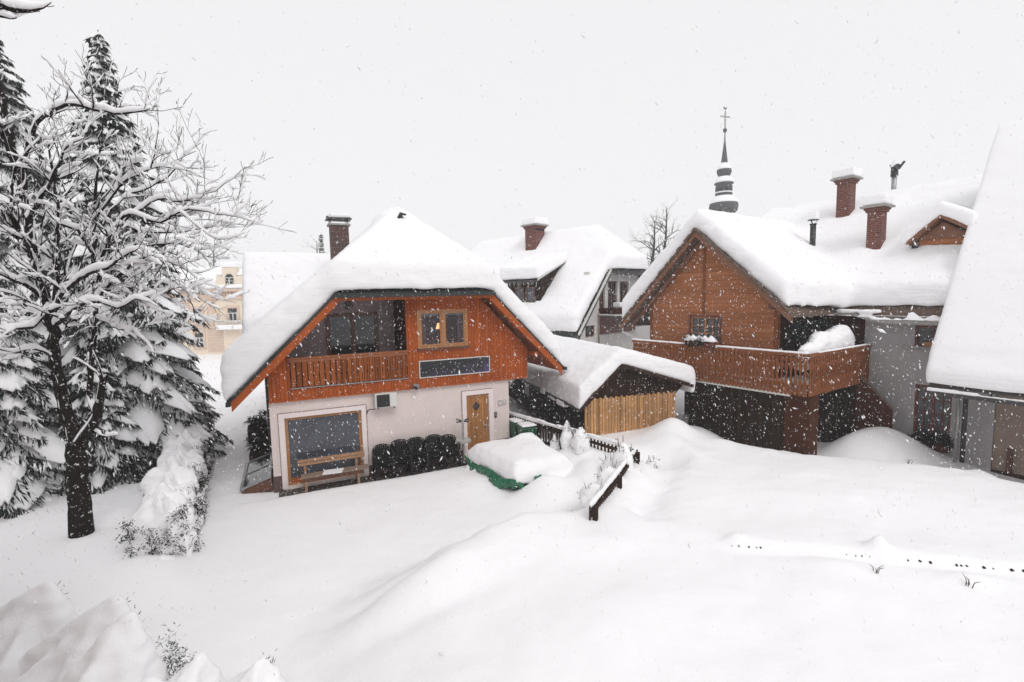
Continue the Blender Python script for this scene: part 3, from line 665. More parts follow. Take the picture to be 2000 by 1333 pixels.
mb = MB(); rect_frame(mb, 0, 0.32, 0, 0.18, -0.0255, -0.0205, 0.010); mb.build('border', 'letter', t)
mb = MB(); mb.box(0.05, 0.21, -0.025, -0.0205, 0.12, 0.135); mb.build('line_of_print', 'letter', t)
t = thing('intercom', 'small dark intercom box beside the wooden door', 'intercom', atH1(7.13, -0.005, 1.33), H1R)
MB().box(0, 0.09, -0.035, 0, 0, 0.20).build('casing', 'gutter', t)
MB().box(0.02, 0.07, -0.04, -0.0355, 0.04, 0.12).build('panel', 'steel', t); MB().box(0.03, 0.06, -0.042, -0.0355, 0.14, 0.17).build('button', 'ivory', t)

# bench under the shop window
t = thing('bench', 'wooden bench with plank back standing under the shop window', 'bench', atH1(0.55, -0.40, 0.0), H1R)
MB().box(0.0, 1.95, 0.10, 0.145, 0.72, 0.80).build('backrest_plank', 'bench', t); MB().box(0.0, 1.95, 0.10, 0.145, 0.815, 0.90).build('backrest_plank', 'bench', t)
MB().box(0.08, 2.02, -0.26, -0.08, 0.43, 0.47).build('seat_plank', 'benchg', t); MB().box(0.08, 2.02, -0.07, 0.09, 0.43, 0.47).build('seat_plank', 'benchg', t)
for x in (0.20, 1.70):
    mb = MB(); mb.beam((x, 0.17, 0.0), (x, 0.165, 0.86), 0.07, 0.05); mb.build('back_leg', 'bench', t)
    mb = MB(); mb.beam((x, -0.22, 0.0), (x, -0.20, 0.43), 0.07, 0.07); mb.build('front_leg', 'bench', t)
MB().box(0.15, 1.85, -0.245, -0.215, 0.32, 0.42).build('apron', 'brownf', t)
o = MB(Matrix.Translation(atH1(1.22, -0.52, 0.472)) @ Matrix.Rotation(H1R - 0.1, 4, 'Z')).prism([(0, -0.16), (0.55, -0.19), (0.62, 0.20), (0.06, 0.20)], 0, 0.02, 'Z').build('white_board', 'paper')
tag(o, 'flat white board lying on the bench seat', 'board')

# stacks of black plastic chairs
def make_chair():
    t = thing('stacking_chair', 'x', 'chair')
    mb = MB()   # curved slatted back with rounded top
    n = 9
    for i in range(n):
        a0 = -0.27 + 0.54 * i / n + 0.006; a1 = a0 + 0.54 / n - 0.012
        def hh(a): return 0.80 - 0.16 * (abs(a) / 0.27) ** 3
        def yy(a, z): return 0.23 + 0.09 * (z - 0.42) / 0.4 - 0.10 * (a / 0.27) ** 2
        vs = []
        for a in (a0, a1):
            for z in (0.40, hh(a)):
                vs += [(a, yy(a, z), z), (a, yy(a, z) + 0.018, z)]
        mb.add(vs, [(0, 2, 6, 4), (1, 5, 7, 3), (0, 1, 3, 2), (4, 6, 7, 5), (0, 4, 5, 1), (2, 3, 7, 6)])
    rim = [(0.275 * math.sin(q), 0.23 + 0.09 * (z - 0.42) / 0.4 - 0.10 * math.sin(q) ** 2 + 0.009, z) for q, z in
           [(-PI / 2, 0.42), (-PI / 2, 0.60), (-1.25, 0.70), (-0.9, 0.765), (-0.45, 0.80), (0, 0.81), (0.45, 0.80), (0.9, 0.765), (1.25, 0.70), (PI / 2, 0.60), (PI / 2, 0.42)]]
    mb.tube(rim, 0.017, 6); mb.build('backrest', 'black', t)
    mb = MB(); mb.prism([(-0.24, -0.24), (0.24, -0.24), (0.255, -0.1), (0.25, 0.22), (-0.25, 0.22), (-0.255, -0.1)], 0.40, 0.425, 'Z'); mb.build('seat', 'black', t, bevel=0.008)
    for s in (-1, 1):
        mb = MB(); mb.tube([(s * 0.275, 0.12, 0.63), (s * 0.285, -0.05, 0.635), (s * 0.28, -0.2, 0.62), (s * 0.265, -0.25, 0.55), (s * 0.25, -0.24, 0.42)], 0.02, 6); mb.build('armrest', 'black', t)
        mb = MB(); mb.beam((s * 0.23, -0.22, 0.40), (s * 0.27, -0.28, 0.0), 0.045, 0.035, (0, 1, 0)); mb.build('leg', 'black', t)
        mb = MB(); mb.beam((s * 0.23, 0.20, 0.40), (s * 0.25, 0.30, 0.0), 0.045, 0.035, (0, 1, 0)); mb.build('leg', 'black', t)
    return t
def dup(root):
    r = root.copy(); COL.objects.link(r)
    for c in list(root.children):
        d = c.copy(); COL.objects.link(d); d.parent = r
        for g in list(c.children):
            e = g.copy(); COL.objects.link(e); e.parent = d
    return r
c0 = make_chair(); c0.scale = (1.1, 1.05, 1.0); first = True
WHICH = ['leftmost stack, next to the shop window', 'second stack from the shop window', 'middle stack of the row', 'second stack from the wooden door', 'rightmost stack, beside the upturned table']
LEV = ['bottom', 'second lowest', 'middle', 'second highest', 'topmost']
rng = random.Random(3)
for k, (x, n) in enumerate([(3.03, 4), (3.60, 5), (4.16, 5), (4.71, 5), (5.24, 4)]):
    rz = H1R + rng.uniform(-0.12, 0.12); dx = rng.uniform(-.02, .02)
    for j in range(n):
        c = c0 if first else dup(c0); first = False
        lev = LEV[j] if n == 5 else ['bottom', 'second lowest', 'second highest', 'topmost'][j]
        c.location = atH1(x + dx, -0.47 - 0.028 * j, -0.03 + 0.078 * j); c.rotation_euler = (0, 0, rz)
        tag(c, f'black plastic chair, {lev} of the {WHICH[k]}', 'chair', 'stacked black plastic chairs')

# two bistro tables, one upturned on the other
def bistro(up):
    mb = MB(); mb.lathe([(0.02, 0.0), (0.31, 0.0), (0.325, 0.012), (0.325, 0.03), (0.31, 0.038), (0.02, 0.038)], 24, (0, 0, 0.76)); 
    return mb
t = thing('bistro_table', 'round bistro table standing upright by the wooden door', 'table', atH1(5.74, -0.52, -0.03), H1R, 'bistro tables by the door')
MB().lathe([(0.02, 0.81), (0.26, 0.81), (0.275, 0.82), (0.275, 0.842), (0.26, 0.85), (0.02, 0.85)], 24).build('table_top', 'tabtop', t)
MB().tube([(0, 0, 0.04), (0, 0, 0.81)], 0.03, 10).build('pole', 'steel', t)
mb = MB()
for a in (0.6, 2.17, 3.74, 5.31): mb.beam((0, 0, 0.06), (0.26 * math.cos(a), 0.26 * math.sin(a), 0.02), 0.06, 0.035)
mb.build('foot', 'gutter', t)
t = thing('bistro_table', 'upturned bistro table with its foot in the air, resting on the other one', 'table', atH1(5.74, -0.52, 0.822), H1R + 0.3, 'bistro tables by the door')
MB().lathe([(0.02, 0.0), (0.24, 0.0), (0.255, 0.01), (0.255, 0.03), (0.24, 0.038), (0.02, 0.038)], 24).build('table_top', 'tabtop', t)
MB().tube([(0, 0, 0.038), (0, 0, 0.66)], 0.03, 10).build('pole', 'steel', t)
mb = MB()
for a in (0.2, 1.77, 3.34, 4.91): mb.beam((0, 0, 0.66), (0.29 * math.cos(a), 0.29 * math.sin(a), 0.70), 0.06, 0.035)
mb.build('foot', 'gutter', t)

# things along the left wall of the house
t = thing('cold_frame', 'low glazed frame with white rim on the ground at the house corner', 'cold frame', atH1(-1.02, 0.0, 0.0), H1R)
mb = MB(); mb.prism([(0.03, 0.0), (0.85, 0.0), (0.85, 0.40), (0.03, 0.14)], 0.03, 2.6); mb.build('box', 'brownf', t)
mb = MB(); 
Tm = Matrix.Translation((0, 0, 0.15)) @ Matrix.Rotation(R(-17.5), 4, 'Y')
mb = MB(Tm); mb.box(0.0, 0.09, 0.0, 2.65, 0.0, 0.05); mb.box(0.80, 0.88, 0.0, 2.65, 0.0, 0.05)
for y in (0.0, 1.28, 2.57): mb.box(0.09, 0.80, y, y + 0.08, 0.001, 0.049)
mb.build('rim', 'zinc', t)
MB(Tm).box(0.085, 0.805, 0.07, 2.6, 0.015, 0.025).build('pane', 'glassd', t)
t = thing('planter_barrel', 'dark wooden barrel planter beside the path along the house wall', 'planter', atH1(-0.75, 5.6, -0.05), H1R)
MB().lathe([(0.30, 0), (0.38, 0.3), (0.40, 0.5), (0.37, 0.85), (0.31, 0.85), (0.31, 0.7), (0.02, 0.7)], 18).build('barrel', 'fence', t, True)
for z in (0.2, 0.66): MB().lathe([(0.372 + 0.01, z), (0.40, z), (0.405, z + 0.05), (0.378, z + 0.05)], 18).build('hoop', 'gutter', t)
def sprigs(rs, centres, n, ln, wd, droop=0.3, up=0.2):
    V = []; F = []
    for c in centres:
        for _ in range(n):
            a = rs.uniform(0, 2 * PI); e = rs.uniform(-0.6, 1.0) + up; L = ln * rs.uniform(0.5, 1.2)
            d = np.array([math.cos(a) * math.cos(e), math.sin(a) * math.cos(e), math.sin(e)]); s = np.cross(d, rs.randn(3)); s /= np.linalg.norm(s) + 1e-9; s *= wd * rs.uniform(0.6, 1.3)
            p = np.array(c) + rs.randn(3) * 0.05; m = p + d * L * 0.5; q = p + d * L - np.array([0, 0, droop * L])
            k = len(V); V += [p, m + s, q, m - s]; F.append((k, k + 1, k + 2, k + 3))
    return V, F
rs = np.random.RandomState(4)
V, F = sprigs(rs, [(rs.uniform(-0.25, 0.25), rs.uniform(-0.25, 0.25), rs.uniform(0.8, 1.2)) for _ in range(14)], 24, 0.35, 0.02)
np_mesh('foliage', V, F, 'hedgel', t, False)
t = thing('planter_trough', 'long low dark trough with bare plants between barrel and glazed frame', 'planter', atH1(-0.95, 2.95, -0.05), H1R)
MB().box(0, 0.75, 0, 2.1, 0, 0.42).build('trough', 'fence', t, bevel=0.015)
V, F = sprigs(rs, [(rs.uniform(0.05, 0.7), rs.uniform(0.1, 2.0), rs.uniform(0.4, 0.75)) for _ in range(30)], 22, 0.35, 0.018)
np_mesh('foliage', V, F, 'hedgel', t, False)
# ================================================================ dark shed with pale board front
SHO = (2.70, 18.14); SHR = R(16)
sh = thing('wood_shed', 'snow laden shed with black boards, pale board front and gable', 'shed', (SHO[0] * 0.9, SHO[1] * 0.9, 0.57), SHR); sh.scale = (0.9, 0.9, 0.9)
mb = MB(); mb.box(0.05, 3.98, 0.0, 0.10, -0.2, 1.62); mb.prism([(0.0, 1.62), (4.0, 1.62), (4.35, 1.98), (1.42, 3.0), (0.0, 1.66)], 0.0, 0.10); mb.build('front_wall', 'darkb', sh)
mb = MB(); rs = random.Random(2)
k = 0; x = 0.0
while x < 3.93:
    w = 0.105 + rs.uniform(-0.01, 0.015); zt = 1.72 + 0.0 * x + (0.035 if k % 2 else -0.02) + rs.uniform(-0.01, 0.01)
    mb.box(x, min(x + w, 4.0), -0.045 - 0.012 * (k % 2), -0.002, -0.3, zt); x += w + 0.008; k += 1
mb.build('plank_front', 'lightb', sh)
mb = MB(); mb.box(-0.02, 0.08, 0.10, 11.0, -0.2, 1.72); mb.box(3.9, 4.0, 0.1, 11, -0.2, 1.9); mb.build('side_wall', 'darkby', sh)
mb = MB()
for y in (2.0, 5.0, 7.4): mb.box(-0.035, -0.021, y, y + 0.12, -0.2, 1.7)
mb.box(-0.05, -0.021, 0.1, 11, 1.30, 1.36); mb.build('batten', 'fence', sh)
MB().box(-0.045, -0.022, 6.6, 7.35, 0.55, 1.22).build('side_window', 'glass', sh)
# roof: steep left pitch, flatter right pitch
SA = [(-0.28, -0.30, 1.40), (1.42, -0.30, 3.02), (1.42, 11.2, 3.02), (-0.28, 11.2, 1.40)]
SB = [(1.42, -0.30, 3.02), (4.62, -0.30, 1.98), (4.62, 11.2, 1.98), (1.42, 11.2, 3.02)]
mb = MB(); mb.slab(SA, 0, 0.07); mb.slab(SB, 0, 0.07); rf = mb.build('roof', 'shingle', sh)
mb = MB(); mb.prism([(-0.28, 1.30), (1.42, 2.92), (1.42, 3.06), (-0.28, 1.46)], -0.335, -0.305); mb.prism([(1.42, 2.92), (4.62, 1.90), (4.62, 2.03), (1.42, 3.06)], -0.335, -0.305); mb.build('bargeboard', 'fence', rf)
MB().beam((-0.33, -0.3, 1.40), (-0.33, 11.2, 1.40), 0.09, 0.09).build('gutter', 'gutter', rf)
hl = [lay([(-0.36, -0.36, 1.36), (1.45, -0.36, 3.06), (1.45, 11.3, 3.06), (-0.36, 11.3, 1.36)], [0.95, 0.62, 0.62, 0.95]),
      lay([(1.40, -0.36, 3.06), (4.72, -0.36, 2.0), (4.72, 11.3, 2.0), (1.40, 11.3, 3.06)], [0.62, 0.72, 0.72, 0.62]),
      bxh(4.55, 4.78, -0.3, 1.5, 1.62, 2.3)]
snow('snow_cover', hl, sh, 0.07, 34, 0.06, 1.0)
# snow slid from the eave and lying on rail and pipe beside it
snow('snow_clump', [bxh(-0.42, -0.15, 1.1, 1.9, 1.18, 1.42), bxh(-0.4, -0.2, 2.2, 3.1, 1.22, 1.40), bxh(-0.45, -0.12, 3.3, 3.8, 1.3, 1.6)], sh, 0.045, 8, 0.04, 2.5)
t = thing('downpipe', 'snow crusted downpipe bend between orange house and dark shed', 'downpipe', atH1(8.9, 3.6, 0), H1R)
P_ = [(0.75, 0, 2.86), (0.72, 0, 2.55), (0.65, -0.05, 2.15), (0.45, -0.1, 1.85), (0.0, -0.1, 1.70), (-0.5, -0.05, 1.6)]
MB().tube(P_, 0.05, 8).build('pipe', 'gutter', t)
hl = []
for a, b in zip(P_[:-1], P_[1:]):
    w = 0.13
    hl.append([(p[0] + i * w, p[1] + j * w, p[2] + (0.12 if q else -0.07)) for p in (a, b) for i in (-1, 1) for j in (-1, 1) for q in (0, 1)])
hl.append(bxh(-0.75, -0.2, -0.25, 0.2, 1.6, 1.85))
snow('snow_crust', hl, t, 0.045, 6, 0.05, 3)

# ================================================================ wooden chalet on the right
CHO = (8.83, 14.4); CHR = R(-56.4)
ch = thing('chalet', 'big brown wooden chalet with carved balcony railing and grey plaster wing', 'house', (*CHO, 0), CHR)
# gable front of horizontal boards with window opening
GX0, GX1, GA = -6.9, -1.5, -4.35
WH = (-4.92, -3.66, 3.78, 4.75)
mb = MB()
mb.box(GX0, WH[0], 1.2, 1.36, 2.55, 5.1); mb.box(WH[1], GX1, 1.2, 1.36, 2.55, 5.1); mb.box(WH[0], WH[1], 1.2, 1.36, 2.55, WH[2]); mb.box(WH[0], WH[1], 1.2, 1.36, WH[3], 5.1)
mb.prism([(GX0, 5.1), (GX1, 5.1), (GX1, 5.25), (GA, 7.85), (GX0, 5.35)], 1.2, 1.36); mb.build('gable_wall', 'chal', ch)
for x0, x1, y0, z0, z1 in ((GX0 - 0.03, GX0 + 0.10, 1.165, 2.55, 5.15), (GX1 - 0.12, GX1 + 0.03, 1.165, 2.55, 5.2), (GA - 0.06, GA + 0.06, 1.175, 4.80, 7.7)):
    MB().box(x0, x1, y0, 1.199, z0, z1).build('corner_board', 'chalrail', ch)
mb = MB(); mb.box(GX1 - 0.16, GX1, 1.36, 4.6, 2.55, 5.3); mb.box(GX0, GX0 + 0.16, 1.36, 9, 2.55, 4.9); mb.build('side_wall', 'darkred', ch)
w_ = window(ch, *WH[:2], *WH[2:], 1.24, 'oakf', 'glass', 2, 3, 0.06, 'gable_window')
mb = MB(); mb.box(WH[0] - 0.07, WH[0], 1.17, 1.199, 3.7, 4.82); mb.box(WH[1], WH[1] + 0.07, 1.17, 1.199, 3.7, 4.82); mb.box(WH[0], WH[1], 1.17, 1.199, WH[3], WH[3] + 0.07); mb.build('window_surround', 'redf', w_)
MB().box(WH[0] + 0.05, WH[1] - 0.05, 1.33, 1.34, 3.8, 4.2).build('lower_curtain', 'zinc', w_)
mb = MB(); mb.prism([(-1.55, 5.05), (-1.35, 5.05), (-1.15, 5.3), (-1.55, 5.45)], 0.9, 1.19); mb.tube([(-1.5, 1.1, 5.2), (-1.5, 0.75, 5.2)], [0.13, 0.11], 10); mb.build('purlin_end', 'redf', ch)
mb = MB(); mb.box(-6.8, -1.5, 1.4, 9.0, 2.42, 2.54); mb.build('upper_floor', 'redf', ch)
# terrace slab with pale edge beam
mb = MB(); mb.box(-6.8, 0.0, 0.06, 4.38, 2.50, 2.60); mb.build('terrace_slab', 'redf', ch)
mb = MB(); mb.box(-4.9, -0.45, 0.0, 0.055, 2.42, 2.60); mb.build('edge_beam', 'ivory', ch)
# carved railing
def baluster(mb, x, T=None, z0=2.48, z1=3.68, w=0.118):
    h = w / 2
    pr = [(0.55, 0.0), (0.95, 0.03), (1.0, 0.10), (0.72, 0.18), (0.95, 0.30), (0.95, 0.34), (0.50, 0.42), (0.38, 0.55), (0.55, 0.66), (0.95, 0.74), (0.95, 0.80), (0.45, 0.87), (0.80, 0.95), (0.95, 1.0)]
    Lf = [(x - h * a, z0 + (z1 - z0) * b) for a, b in pr]; Rt = [(x + h * a, z0 + (z1 - z0) * b) for a, b in pr]
    n = len(pr)
    V = [(p[0], y, p[1]) for y in (-0.03, 0.0) for p in Lf + Rt]
    F = []
    for i in range(n - 1):
        F += [(i, n + i, n + i + 1, i + 1), (2 * n + i, 2 * n + i + 1, 3 * n + i + 1, 3 * n + i), (i, i + 1, 2 * n + i + 1, 2 * n + i), (n + i, 3 * n + i, 3 * n + i + 1, n + i + 1)]
    F += [(0, 2 * n, 3 * n, n), (n - 1, 2 * n - 1, 4 * n - 1, 3 * n - 1)]
    if T is not None: V = [tuple(T @ Vector(v)) for v in V]
    mb.add(V, F)
rail = MB().box(-6.85, 0.04, -0.05, 0.07, 3.70, 3.78).build('railing', 'chalrail', ch)
mb = MB()
for k in range(50): baluster(mb, -6.75 + k * 0.1375)
mb.build('balusters', 'chalrail', rail)
mb = MB(); mb.box(-6.8, 0.0, 0.005, 0.05, 3.50, 3.62); mb.box(-6.8, 0.0, 0.005, 0.05, 2.72, 2.84); mb.build('rail_beam', 'chalrail', rail)
TS = Matrix.Translation((0.06, 0.06, 0)) @ Matrix.Rotation(PI / 2, 4, 'Z')
mb = MB(TS); mb.box(-0.05, 4.25, -0.06, 0.06, 3.70, 3.78); rail2 = mb.build('railing', 'chalrail', ch)
mb = MB()
for k in range(31): baluster(mb, 0.05 + k * 0.1375, TS)
mb.build('balusters', 'chalrail', rail2)
mb = MB(TS); mb.box(0.0, 4.2, 0.005, 0.05, 3.50, 3.62); mb.box(0.0, 4.2, 0.005, 0.05, 2.72, 2.84); mb.box(0.0, 4.2, 0.005, 0.05, 3.1, 3.2); mb.build('rail_beam', 'chalrail', rail2)
snow('snow_cover', [bxh(-6.85, 0.05, -0.04, 0.08, 3.78, 3.84)], rail, 0.03, 3, 0.008, 3)
snow('snow_cover', [bxh(0.0, 0.13, 0.6, 4.1, 3.78, 3.815)], rail2, 0.03, 3, 0.008, 3)
snow('terrace_snow', [bxh(-6.6, -0.1, 0.25, 1.1, 2.56, 2.72), bxh(-1.4, -0.1, 1.1, 4.3, 2.56, 2.74)], ch, 0.05, 4, 0.05, 1.2)
# lower storey
mb = MB(); mb.box(-4.4, -0.75, 0.42, 0.52, -0.3, 2.5); mb.build('lower_boards', 'darkb', ch)
mb = MB(); mb.box(-0.75, 0.0, 0.35, 0.9, -0.3, 2.49); mb.build('corner_pillar', 'maroon', ch)
mb = MB(); mb.box(-6.8, 0.0, 3.4, 3.5, -0.3, 2.49); mb.build('back_panel', 'darkb', ch)
mb = MB(); mb.prism([(-0.6, -0.3), (1.02, -0.3), (1.00, 1.72), (0.10, 2.66), (0.05, 2.49), (-0.6, 2.49)], 3.6, 3.75); mb.build('stair_wall', 'maroon', ch)
mb = MB(); mb.beam((0.08, 3.66, 2.72), (1.03, 3.66, 1.72), 0.07, 0.05, (0, 1, 0)); mb.build('stair_coping', 'shingle', ch)
# grey plaster wing
GW = [(1.36, 2.30, 0.72, 2.55), (1.27, 2.25, 3.80, 4.48)]
wall_open(-0.14, 3.28, -0.3, 4.75, 4.42, 4.75, GW).build('grey_wall', 'grey', ch)
mb = MB(); mb.box(-1.5, -0.141, 4.42, 4.6, 2.6, 4.75); mb.build('terrace_wall', 'darkred', ch)
tw = window(ch, -1.40, -0.75, 2.7, 4.4, 4.38, 'brownf', 'glassd', 1, 0, 0.07, 'terrace_door')
w1 = window(ch, 1.36, 2.30, 0.72, 2.55, 4.46, 'redf', 'glass', 2, 4, 0.06, 'lower_window')
MB().box(1.36, 2.34, 4.18, 4.415, 0.50, 0.74).build('flower_box', 'maroon', w1)
rs = np.random.RandomState(8)
V, F = sprigs(rs, [(rs.uniform(1.36, 2.34), rs.uniform(4.14, 4.36), rs.uniform(0.72, 0.95)) for _ in range(40)], 26, 0.20, 0.016, 0.5)
np_mesh('box_plants', V, F, 'hedgel', w1, False)
w2 = window(ch, 1.27, 2.25, 3.80, 4.48, 4.46, 'redf', 'glassd', 2, 0, 0.06, 'upper_window')
mb = MB(); mb.box(0.95, 2.3, 4.34, 4.418, 3.72, 3.79); mb.build('window_ledge', 'conc', w2)
MB().box(1.5, 2.2, 4.40, 4.455, 3.81, 3.95).build('flower_box', 'oakf', w2)
# main roof (ridge along the plaster wing) and gable roof
EZ2, EY2, RZ2, RY2 = 4.92, 3.9, 9.1, 9.0
def zm(y): return EZ2 + (RZ2 - EZ2) * (y - EY2) / (RY2 - EY2)
ma = [(-6.4, EY2, EZ2), (2.3, EY2, EZ2), (3.9, RY2, RZ2), (-6.4, RY2, RZ2)]
mz = [(-6.4, RY2, RZ2), (3.9, RY2, RZ2), (3.9, 14.0, EZ2), (-6.4, 14.0, EZ2)]
ga = [(-8.08, 0.68, 4.38), (GA, 0.68, 8.0), (GA, 8.0, 8.0), (-8.08, 8.0, 4.38)]
gb = [(GA, 0.68, 8.0), (-0.86, 0.68, 4.98), (-0.86, 5.5, 4.98), (GA, 8.0, 8.0)]
mb = MB(); mb.slab(ma, -0.12, 0); mb.slab(mz, -0.12, 0); mb.slab(ga, -0.16, 0); mb.slab(gb, -0.16, 0); rf = mb.build('roof', 'shingle', ch)
mb = MB()
def barge(x0, z0, x1, z1, y0, y1, a, b): mb.prism([(x0, z0 - a), (x1, z1 - a), (x1, z1 - b), (x0, z0 - b)], y0, y1)
barge(-8.1, 4.38, GA, 8.02, 0.60, 0.675, 0.24, 0.04); barge(GA, 8.02, -0.84, 4.98, 0.60, 0.675, 0.24, 0.04)
barge(-8.0, 4.38, GA, 7.92, 1.02, 1.08, 0.36, 0.16); barge(GA, 7.92, -0.95, 4.98, 1.02, 1.08, 0.36, 0.16); mb.build('bargeboard', 'chalbeam', rf)
mb = MB(); rg = random.Random(5)
for (x0, z0, x1, z1) in ((-8.1, 4.40, GA, 8.04), (GA, 8.04, -0.8, 5.0)):   # ragged shingle edge
    n = 34
    for k in range(n):
        a = k / n; b = (k + 1) / n; l = rg.uniform(0, 0.05)
        mb.prism([(x0 + (x1 - x0) * a, z0 + (z1 - z0) * a - 0.05), (x0 + (x1 - x0) * b, z0 + (z1 - z0) * b - 0.05), (x0 + (x1 - x0) * b, z0 + (z1 - z0) * b + 0.02 + l), (x0 + (x1 - x0) * a, z0 + (z1 - z0) * a + 0.02 + l)], 0.56 - l, 0.70)
mb.build('shingle_edge', 'shingle', rf)
mb = MB(); mb.beam((-8.16, 0.6, 4.30), (-8.16, 6, 4.30), 0.12, 0.11); mb.beam((-0.86, EY2 - 0.09, EZ2 - 0.08), (-0.4, EY2 - 0.09, EZ2 - 0.06), 0.12, 0.11); mb.beam((-0.86, EY2 - 0.07, EZ2 - 0.06), (-0.40, EY2 - 0.07, EZ2 - 0.06), .1, .1)
mb.beam((-0.40, EY2 - 0.1, EZ2 - 0.05), (0.5, EY2 - 0.1, 4.62), 0.12, 0.11); mb.beam((0.5, EY2 - 0.1, 4.62), (2.3, EY2 - 0.1, 4.60), 0.12, 0.11); mb.build('gutter', 'conc', rf)
mb = MB(); mb.tube([(-8.16, 0.8, 4.26), (-8.16, 0.8, 4.0), (-7.6, 1.1, 3.75), (-6.95, 1.25, 3.5), (-6.95, 1.25, 2.4)], 0.045, 8); mb.build('downpipe', 'ivory', rf)
# snow
hl = [lay([(-8.2, 0.62, 4.34), (GA, 0.62, 8.02), (GA, 8.2, 8.02), (-8.2, 8.2, 4.34)], [1.15, 0.85, 0.8, 1.15]),
      lay([(GA, 0.62, 8.02), (-0.95, 0.62, 5.10), (-0.3, 5.5, 4.95), (GA, 8.2, 8.02)], [0.85, 0.95, 1.0, 0.8]),
      lay([(-6.4, EY2 - 0.15, EZ2), (-0.5, EY2 - 0.15, EZ2), (-0.5, RY2, RZ2), (-6.4, RY2, RZ2)], [1.0, 0.95, 0.7, 0.62]),
      lay([(-0.6, EY2 + 0.05, EZ2 + 0.08), (2.40, EY2 + 0.05, EZ2 + 0.08), (4.0, RY2, RZ2), (-0.6, RY2, RZ2)], [0.85, 0.85, 0.7, 0.7]),
      lay([(-6.4, RY2, RZ2), (4.0, RY2, RZ2), (4.0, 14.1, EZ2), (-6.4, 14.1, EZ2)], 0.7)]
snow('snow_cover', hl, rf, 0.085, 40, 0.08, 0.8)
hl = []; rg = random.Random(9)
for k in range(6):
    x = 0.1 + k * 0.44; y = 3.72; z = 4.66 if x > 0.4 else 4.66 + (0.4 - x) * 0.25; hh = rg.uniform(0.08, 0.34)
    hl.append([(x - 0.3, y - 0.05, z), (x + 0.3, y - 0.05, z), (x - 0.3, y + 0.25, z), (x + 0.3, y + 0.25, z), (x + rg.uniform(-.1, .1), y + 0.1, z + hh)])
hl.append(bxh(-0.8, 0.5, 3.70, 3.95, 4.88, 5.0))
snow('gutter_snow', hl, rf, 0.04, 5, 0.04, 3)
# chimneys, flue, dormer
def brick_chimney(p, x, y, zb, zt, w, cap=0.36):
    c = MB().box(x - w, x + w, y - w, y + w, zb, zt).build('chimney', 'brick', p)
    mb = MB(); mb.box(x - w - 0.05, x + w + 0.05, y - w - 0.05, y + w + 0.05, zt - 0.16, zt - 0.08); mb.box(x - w - 0.09, x + w + 0.09, y - w - 0.09, y + w + 0.09, zt - 0.08, zt - 0.001); mb.build('corbel', 'brick', c)
    MB().box(x - w - 0.19, x + w + 0.19, y - w - 0.19, y + w + 0.19, zt, zt + 0.07).build('cap', 'conc', c, bevel=0.01)
    snow('snow_cap', [bxh(x - w - 0.16, x + w + 0.16, y - w - 0.16, y + w + 0.16, zt + 0.07, zt + 0.07 + cap)], c, 0.045, 9, 0.02, 2)
    return c
brick_chimney(rf, -0.42, 5.75, 6.4, 8.62, 0.225, 0.40)
brick_chimney(rf, -2.25, 7.7, 8.0, 10.2, 0.25, 0.36)
fl = MB().tube([(-2.52, 5.6, 6.3), (-2.52, 5.6, 8.30)], 0.105, 12).build('flue', 'metal', rf, True)
mb = MB(); mb.lathe([(0.13, 0), (0.13, 0.04), (0.10, 0.04)], 12, (-2.52, 5.6, 8.29))
for a in (0.5, 2.6, 4.7): mb.beam((-2.52 + 0.06 * math.cos(a), 5.6 + 0.06 * math.sin(a), 8.33), (-2.52 + 0.15 * math.cos(a), 5.6 + 0.15 * math.sin(a), 8.47), 0.018, 0.018)
mb.lathe([(0.20, 0), (0.21, 0.012), (0.02, 0.03)], 12, (-2.52, 5.6, 8.46)); mb.build('cowl', 'metal', fl)
snow('snow_cap', [bxh(-2.68, -2.36, 5.44, 5.76, 8.48, 8.80)], fl, 0.04, 7, 0.01, 2)
vp = MB().tube([(-1.15, 9.3, 9.0), (-1.15, 9.3, 10.42)], 0.09, 10).build('vent_pipe', 'zinc', rf, True)
mb = MB(); mb.tube([(-1.15, 9.3, 10.30), (-1.15, 9.3, 10.62), (-1.0, 9.2, 10.66)], 0.13, 10); mb.beam((-1.0, 9.3, 10.6), (-0.82, 9.3, 10.85), 0.12, 0.05); mb.beam((-1.22, 9.3, 10.6), (-1.32, 9.3, 10.8), 0.04, 0.04); mb.build('cowl', 'metal', vp)
snow('snow_cap', [[(-1.30, 9.2, 10.7), (-1.05, 9.2, 10.66), (-1.30, 9.4, 10.7), (-1.05, 9.4, 10.66), (-1.22, 9.3, 11.0), (-1.1, 9.3, 10.97)]], vp, 0.03, 4, 0.01, 2)
dm = MB().prism([(0.93, 6.3), (2.2, 6.3), (2.2, 7.42), (1.55, 7.86), (0.93, 7.42)], 5.5, 7.2).build('dormer', 'chal', rf)
mb = MB()
for (x0, z0, x1, z1) in ((0.70, 7.18, 1.55, 7.98), (1.55, 7.98, 2.36, 7.44)):
    mb.prism([(x0, z0 - 0.03), (x1, z1 - 0.03), (x1, z1 + 0.10), (x0, z0 + 0.10)], 5.1, 7.4)
mb.build('dormer_roof', 'chalbeam', dm)
mb = MB(); mb.prism([(0.93, 7.30), (2.3, 7.30), (1.55, 7.84)], 5.42, 5.495); mb.build('dormer_gable', 'chalbeam', dm)
MB().box(0.74, 0.925, 5.45, 6.0, 6.4, 7.15).build('dormer_cheek', 'metal', dm)
